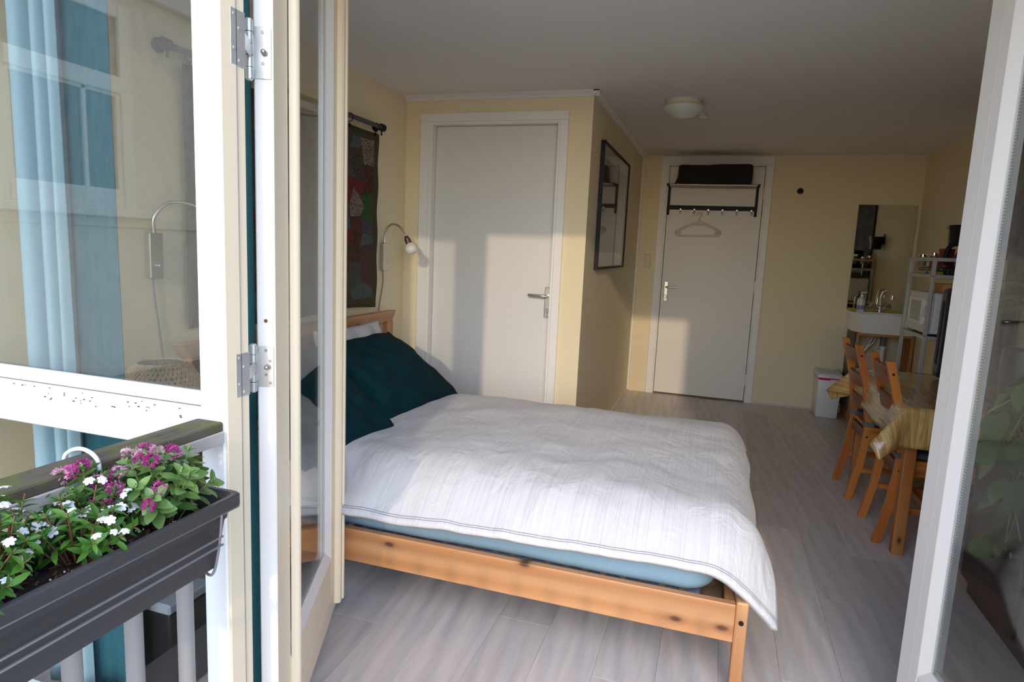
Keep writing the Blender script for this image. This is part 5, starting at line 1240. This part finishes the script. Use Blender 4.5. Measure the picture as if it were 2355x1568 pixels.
for k in range(16):
    a = RG.uniform(0, 2*PI); d = Vector((math.cos(a), math.sin(a), RG.uniform(0.2, 1.0))); p = base + Vector((math.cos(a)*0.06, math.sin(a)*0.06, RG.uniform(0.02, 0.20)))
    place('leaf', RG.choice(lm), po, p, d, (-0.5, -0.5, 1), RG.uniform(0.9, 1.3))
wpot = thing('potted_plant', (1.145, 2.63, 0.825), 'broad-leaved plant in a white pot above the trailing plant', 'plant')
bm = B(); lathe(bm, [(0.0, 0.8255), (0.05, 0.8255), (0.05, 0.84), (0.02, 0.86), (0.02, 1.02), (0.06, 1.04), (0.075, 1.06), (0.10, 1.20), (0.10, 1.21), (0.09, 1.21), (0.085, 1.18), (0.0, 1.17)], (1.145, 2.63, 0), 32); add('pot', bm, plain('white plant pot', (0.62, 0.60, 0.55), 0.4), wpot, smooth='auto')
lb = leaf_mesh('leaf', 0.20, 0.10, M_POTH, False, 0.3, 0.5, 8)
for k in range(13):
    a = 2*PI*k/13+0.2; d = Vector((math.cos(a), math.sin(a), RG.uniform(0.3, 1.3))); place('leaf', lb, wpot, Vector((1.145, 2.63, 1.18))+d*0.03, d, (0, 0, 1), RG.uniform(0.8, 1.15))

# ------------------------------------------------------------------ balcony: railing, planter, flowers
rl = thing('balcony_railing', (-0.965, 0.2, -0.1), 'balcony side railing with a mossy wooden handrail and grey bars', 'railing')
def mossy():
    mt_, nt, bs = newmat('mossy weathered wood'); bs.inputs['Roughness'].default_value = 0.9
    v = coord(nt, 'Object', (30, 3, 30)); n = nt.nodes.new('ShaderNodeTexNoise'); n.inputs['Scale'].default_value = 1.5; n.inputs['Detail'].default_value = 6; nt.links.new(v, n.inputs['Vector'])
    v2 = coord(nt, 'Object', (9, 9, 9)); n2 = nt.nodes.new('ShaderNodeTexNoise'); n2.inputs['Scale'].default_value = 2; n2.inputs['Detail'].default_value = 5; nt.links.new(v2, n2.inputs['Vector'])
    c = ramp(nt, n.outputs['Fac'], [(0.3, (0.045, 0.036, 0.024)), (0.7, (0.12, 0.10, 0.07))]); k = ramp(nt, n2.outputs['Fac'], [(0.50, (0, 0, 0)), (0.62, (1, 1, 1))])
    nt.links.new(mixc(nt, k, c, (0.085, 0.10, 0.02)), bs.inputs['Base Color']); return mt_
bm = B(); box(bm, -1.000, -0.934, -0.46, 1.028, 0.946, 0.966, 0.003); add('handrail', bm, mossy(), rl)
bm = B(); box(bm, -0.938, -0.931, -0.46, 1.028, 0.921, 0.947, 0.002); box(bm, -0.998, -0.938, -0.46, 1.028, 0.930, 0.946, 0.002); add('rail_batten', bm, plain('grey weathered batten', (0.42, 0.39, 0.35), 0.8, vary=0.15), rl)
bm = B(); box(bm, -0.985, -0.945, -0.46, 1.028, 0.0, 0.03, 0.002); add('bottom_bar', bm, M_ZINC, rl)
for k in range(12):
    y = 0.945 - 0.118*k; bm = B(); cyl(bm, (-0.963, y, 0.03), (-0.963, y, 0.930), 0.0155, n=16); add('baluster', bm, M_ZINC, rl, smooth='auto')
# front railing of the balcony (behind the camera): throws its bar shadows into the room
rf = thing('balcony_railing', (0.4, -0.5, -0.1), 'balcony front railing of grey bars behind the camera', 'railing')
bm = B(); box(bm, -1.0, 1.9, -0.53, -0.47, 0.946, 0.966, 0.003); add('handrail', bm, M_ZINC, rf)
bm = B(); box(bm, -1.0, 1.9, -0.52, -0.48, 0.0, 0.03, 0.002); add('bottom_bar', bm, M_ZINC, rf)
for k in range(24):
    x = -0.95+0.12*k; bm = B(); cyl(bm, (x, -0.50, 0.03), (x, -0.50, 0.946), 0.0155, n=12); add('baluster', bm, M_ZINC, rf, smooth='auto')

pl = thing('planter', (-0.85, 0.55, 0.76), 'dark grey plastic balcony planter hooked on the railing', 'planter')
M_PLAST = plain('anthracite plastic', (0.045, 0.043, 0.045), 0.42, bump=(90, 0.06))
X0, X1, Y0, Y1, ZR, ZB = -0.925, -0.772, 0.20, 0.895, 0.892, 0.762
bm = B(); r_in = 0.006
def ringv(x0, x1, y0, y1, z, r=0.016, n=4):
    out = []
    for cx, cy_, a0 in ((x1-r, y1-r, 0), (x0+r, y1-r, PI/2), (x0+r, y0+r, PI), (x1-r, y0+r, 1.5*PI)):
        for i in range(n+1):
            a = a0 + (PI/2)*i/n; out.append(bm.verts.new((cx+r*math.cos(a), cy_+r*math.sin(a), z)))
    return out
def ins(k, z, r=0.016): return ringv(X0+k, X1-k, Y0+k, Y1-k, z, r)
rings = [ins(0.030, ZB+0.002, 0.012), ins(0.029, ZB, 0.012), ins(0.026, ZB+0.02), ins(0.018, ZB+0.085), ins(0.015, ZB+0.088), ins(0.013, ZR-0.024), ins(0.001, ZR-0.022), ins(0.0, ZR-0.020), ins(0.0, ZR-0.003), ins(0.003, ZR), ins(0.010, ZR), ins(0.013, ZR-0.004), ins(0.026, ZR-0.045), ins(0.028, ZR-0.05)]
for a, b in zip(rings, rings[1:]):
    n = len(a)
    for i in range(n): bm.faces.new((a[i], a[(i+1)%n], b[(i+1)%n], b[i]))
bm.faces.new(rings[0][::-1]); bm.faces.new(rings[-1])
add('trough', bm, M_PLAST, pl, smooth='auto')
brk = thing('planter_bracket', (-0.85, 0.55, 0.74), 'grey wire bracket holding the planter on the handrail', 'bracket')
M_WIRE = plain('grey wire', (0.30, 0.31, 0.33), 0.35, 0.6)
for nm, z, dx in (('upper_wire', 0.823, 0.0), ('lower_wire', 0.808, 0.002), ('rim_wire', 0.865, -0.008)):
    xx = X1-0.008-dx*1.0 - (0.0045 if z < 0.85 else 0.0)
    bm = B(); pts = [(X1-0.0145+0.003 if z < 0.85 else X1-0.009, 0.22, z), (X1-0.0145+0.003 if z < 0.85 else X1-0.009, Y1-0.040 if z < 0.85 else Y1-0.004, z)]
    if z > 0.85: pts += [(X1-0.012, Y1+0.002, z+0.001), (X1-0.03, Y1-0.008, z), (X0+0.02, Y1-0.008, z)]
    tube(bm, pts, 0.0022, 6); add(nm, bm, M_WIRE, brk)
for y in (Y1-0.045, 0.26):
    bm = B(); tube(bm, spline([(X1-0.009, y, 0.866), (X1-0.012, y, 0.83), (X1-0.022, y, 0.775), (X1-0.030, y, 0.752), (X1-0.040, y, 0.748), (X1-0.052, y, 0.756)], 5), 0.0026, 6); add('upright_wire', bm, M_WIRE, brk, smooth=True)
    bm = B(); tube(bm, spline([(X0+0.02, y-0.10, 0.87), (X0-0.006, y-0.10, 0.92), (X0-0.010, y-0.10, 0.97), (X0-0.045, y-0.10, 0.985), (X0-0.082, y-0.10, 0.968), (X0-0.082, y-0.10, 0.93)], 6), 0.0035, 8); add('rail_hook', bm, plain('white coated hook', (0.7, 0.7, 0.72), 0.4), brk, smooth=True)
# soil with bits
def soilm():
    mt_, nt, bs = newmat('dark potting soil'); bs.inputs['Roughness'].default_value = 0.95
    v = coord(nt, 'Object'); n = nt.nodes.new('ShaderNodeTexNoise'); n.inputs['Scale'].default_value = 90; n.inputs['Detail'].default_value = 6; nt.links.new(v, n.inputs['Vector'])
    c = ramp(nt, n.outputs['Fac'], [(0.35, (0.008, 0.005, 0.004)), (0.6, (0.030, 0.015, 0.008)), (0.75, (0.09, 0.04, 0.02))]); nt.links.new(c, bs.inputs['Base Color']); bump_noise(nt, bs, 120, 1.0, v, 0.006); return mt_
bm = B(); N1, N2 = 16, 60; V = {}
for i in range(N1+1):
    for j in range(N2+1):
        x = X0+0.021+(X1-X0-0.042)*i/N1; y = Y0+0.021+(Y1-Y0-0.042)*j/N2
        V[i, j] = bm.verts.new((x, y, ZR-0.030+0.010*noise.noise(Vector((x*40, y*40, 0)))+0.006*noise.noise(Vector((x*90, y*90, 3)))))
for i in range(N1):
    for j in range(N2): bm.faces.new((V[i, j], V[i+1, j], V[i+1, j+1], V[i, j+1]))
so_ = add('potting_soil', bm, soilm(), None); tag(so_, 'dark potting soil with bark bits filling the grey planter', 'soil', kind='stuff')
bm = B()
for k in range(90):
    x = RG.uniform(X0+0.03, X1-0.03); y = RG.uniform(Y0+0.03, Y1-0.03); s = RG.uniform(0.0007, 0.0017)
    ball(bm, (x, y, ZR-0.026+0.006*noise.noise(Vector((x*40, y*40, 0)))), s, u=6, v=4)
pe_ = add('perlite_grains', bm, plain('perlite', (0.75, 0.73, 0.68), 0.9), so_); pe_['kind'] = 'stuff'
bm = B()
for k in range(200):
    x = RG.uniform(X0+0.03, X1-0.03); y = RG.uniform(Y0+0.03, Y1-0.03); z = ZR-0.026+0.006*noise.noise(Vector((x*40, y*40, 0))); a = RG.uniform(0, PI); l = RG.uniform(0.004, 0.014)
    bar(bm, (x-l*math.cos(a)/2, y-l*math.sin(a)/2, z), (x+l*math.cos(a)/2, y+l*math.sin(a)/2, z+RG.uniform(-.002, .004)), 0.0025, 0.0012)
bk = add('bark_bits', bm, plain('bark', (0.10, 0.042, 0.018), 0.9), so_); bk['kind'] = 'stuff'

M_HEBE = leaf_mat('hebe leaf', (0.10, 0.20, 0.045), (0.21, 0.35, 0.10), 0.4, 0.2); M_CUPH = leaf_mat('small glossy leaf', (0.030, 0.12, 0.015), (0.10, 0.25, 0.03), 0.3, 0.25)
M_GSTEM = plain('green stem', (0.16, 0.20, 0.06), 0.6); M_RSTEM = plain('reddish stem', (0.16, 0.07, 0.03), 0.6)
M_PINK = leaf_mat('magenta petal', (0.42, 0.02, 0.22), (0.60, 0.10, 0.38), 0.6, 0.3); M_PINKP = leaf_mat('pale pink petal', (0.62, 0.34, 0.46), (0.72, 0.48, 0.56), 0.6, 0.3)
M_PETAL = leaf_mat('white petal', (0.82, 0.80, 0.84), (0.86, 0.85, 0.88), 0.6, 0.3); M_YEL = plain('yellow bud', (0.50, 0.40, 0.08), 0.6)
hebe_leaf = [leaf_mesh('leaf', 0.032, 0.0185, M_HEBE, False, 0.25, 0.20, 5), leaf_mesh('leaf', 0.027, 0.016, M_HEBE, False, 0.35, 0.30, 5)]
cuph_leaf = [leaf_mesh('leaf', 0.025, 0.0088, M_CUPH, False, 0.35, 0.30, 4), leaf_mesh('leaf', 0.020, 0.0075, M_CUPH, False, 0.3, 0.15, 4)]
def flower_mesh_pink(mat):
    bm = B(); R2 = random.Random(3)
    for k in range(46):
        t = R2.random(); a = R2.uniform(0, 2*PI); r = 0.0085*math.sin(PI*(0.15+0.75*t)); p = Vector((0.021*t, r*0.9*math.cos(a), r*0.9*math.sin(a))); n_ = Vector((0.25, math.cos(a), math.sin(a))).normalized(); s = n_.orthogonal().normalized(); q = n_.cross(s); e = 0.0030
        for w_ in range(2):
            ang = R2.uniform(0, PI); s2 = s*math.cos(ang)+q*math.sin(ang); q2 = n_.cross(s2)
            bm.faces.new([bm.verts.new(p), bm.verts.new(p+s2*e+n_*e*0.8), bm.verts.new(p+n_*e*1.5+q2*e*0.3), bm.verts.new(p-s2*e+n_*e*0.8)])
        bm.faces.new([bm.verts.new(p), bm.verts.new(p+n_*0.007+s*0.0005), bm.verts.new(p+n_*0.007-s*0.0005)])
    me = bpy.data.meshes.new('flower'); bm.to_mesh(me); bm.free(); me.materials.append(mat); return me
def flower_mesh_white():
    bm = B()
    for k in range(6):
        a = 2*PI*k/6; d = Vector((math.cos(a), math.sin(a), 0)); s = Vector((-math.sin(a), math.cos(a), 0)); L, W_ = 0.0085, 0.0030
        pts = [Vector((0, 0, 0)), d*L*0.45+s*W_+Vector((0, 0, 0.001)), d*L*0.85+s*W_*0.8, d*L+Vector((0, 0, -0.001)), d*L*0.85-s*W_*0.8, d*L*0.45-s*W_+Vector((0, 0, 0.001))]
        bm.faces.new([bm.verts.new(p) for p in pts])
    bmesh.ops.create_icosphere(bm, subdivisions=1, radius=0.0013)
    bm.transform(Matrix.Rotation(PI/2, 4, 'Y')); me = bpy.data.meshes.new('flower'); bm.to_mesh(me); bm.free(); me.materials.append(M_PETAL); return me
F_PINK, F_PALE, F_WHITE = flower_mesh_pink(M_PINK), flower_mesh_pink(M_PINKP), flower_mesh_white()
def bush(name, ctr, rx, ry, h, nst, label, kind, seed, lean=(0, 0), nleaf=10, flowers=0.5):
    t = thing(name, ctr, label, 'flowering plant'); R3 = random.Random(seed); c = Vector(ctr)
    leaves = hebe_leaf if kind == 'hebe' else cuph_leaf; count = 0
    for k in range(nst):
        a = 2*PI*(k*0.618) + R3.uniform(-0.3, 0.3); rr = math.sqrt((k+0.5)/nst)
        tip = c + Vector((rx*rr*math.cos(a)+lean[0], ry*rr*math.sin(a)+lean[1], h*(1-0.45*rr*rr)*R3.uniform(0.8, 1.1)))
        b0 = c + Vector((rx*0.2*rr*math.cos(a), ry*0.3*rr*math.sin(a), 0)); mid = b0.lerp(tip, 0.5) + Vector((0, 0, h*0.10))
        pts = arc(b0, mid, tip, 9); bm = B(); tube(bm, pts, lambda u: 0.0020-0.0010*u, 5); add('stem', bm, M_GSTEM if kind == 'hebe' else M_RSTEM, t, smooth=True)
        ax = (pts[-1]-pts[-2]).normalized(); o1 = ax.orthogonal().normalized(); o2 = ax.cross(o1)
        for i in range(nleaf):
            u = 0.30+0.70*i/(nleaf-1); f = u*8; p = pts[min(7, int(f))].lerp(pts[min(8, int(f)+1)], f-int(f))
            for s in (0, 1):
                if count >= 296: break
                b = i*PI/2*0.9 + s*PI + R3.uniform(-0.3, 0.3); side = o1*math.cos(b)+o2*math.sin(b)
                d = side*(1.0 if u < 0.9 else 0.65) + ax*R3.uniform(0.25, 0.7); place('leaf', leaves[0 if R3.random() < 0.6 else 1], t, p, d, ax, (1.0 if u < 0.92 else 0.7)*R3.uniform(0.85, 1.15)); count += 1
        if kind == 'hebe':
            bm = B()
            for j in range(6): ball(bm, tip+ax*0.002*j+Vector((R3.uniform(-.002, .002), R3.uniform(-.002, .002), 0)), 0.0022, u=6, v=4)
            add('bud', bm, M_HEBE, t, smooth=True)
            if R3.random() < flowers:
                for q in range(R3.choice((1, 2, 2))):
                    b = R3.uniform(0, 2*PI); d = ax*0.5+o1*math.cos(b)+o2*math.sin(b)+Vector((0, 0, 0.4)); place('flower', F_PINK if R3.random() < 0.75 else F_PALE, t, pts[-2]+d.normalized()*0.012, d, (0, 0, 1), R3.uniform(0.8, 1.1))
        elif R3.random() < flowers:
            for q in range(R3.choice((1, 1, 2))):
                b = R3.uniform(0, 2*PI); d = Vector((R3.uniform(-.2, 0.9), R3.uniform(-.9, .3), 0.8)); p = pts[R3.choice((-1, -2, -3))]+Vector((R3.uniform(-.01, .01), R3.uniform(-.01, .01), 0.008)); place('flower', F_WHITE, t, p, d, (0, 0, 1), R3.uniform(0.75, 1.1), b)
    return t
ZS = ZR-0.034
bush('hebe_plant', (-0.852, 0.800, ZS), 0.082, 0.085, 0.125, 20, 'pink-flowered plant with plump oval leaves at the doorway end of the planter', 'hebe', 3, (-0.010, 0.0), 7, 0.45)
bush('hebe_plant', (-0.900, 0.710, ZS), 0.055, 0.050, 0.115, 9, 'pink-flowered plant behind the white flowers, second from the doorway', 'hebe', 12, (-0.03, 0.0), 7, 0.45)
bush('white_flower_plant', (-0.855, 0.650, ZS), 0.095, 0.085, 0.105, 24, 'white star-flowered plant with narrow leaves in the middle of the planter', 'cuphea', 4, (0.0, 0.0), 6, 0.75)
bush('white_flower_plant', (-0.890, 0.560, ZS), 0.085, 0.080, 0.130, 24, 'white star-flowered plant with narrow leaves close to the handrail', 'cuphea', 14, (-0.03, 0.0), 6, 0.6)
bush('white_flower_plant', (-0.865, 0.500, ZS), 0.090, 0.090, 0.105, 24, 'white star-flowered plant with narrow leaves at the left picture edge', 'cuphea', 9, (0.0, 0.0), 6, 0.75)
bush('hebe_plant', (-0.800, 0.425, ZS), 0.045, 0.060, 0.060, 8, 'small pink-flowered plant in the lower left corner of the picture', 'hebe', 21, (0.0, 0.015), 7, 0.5)
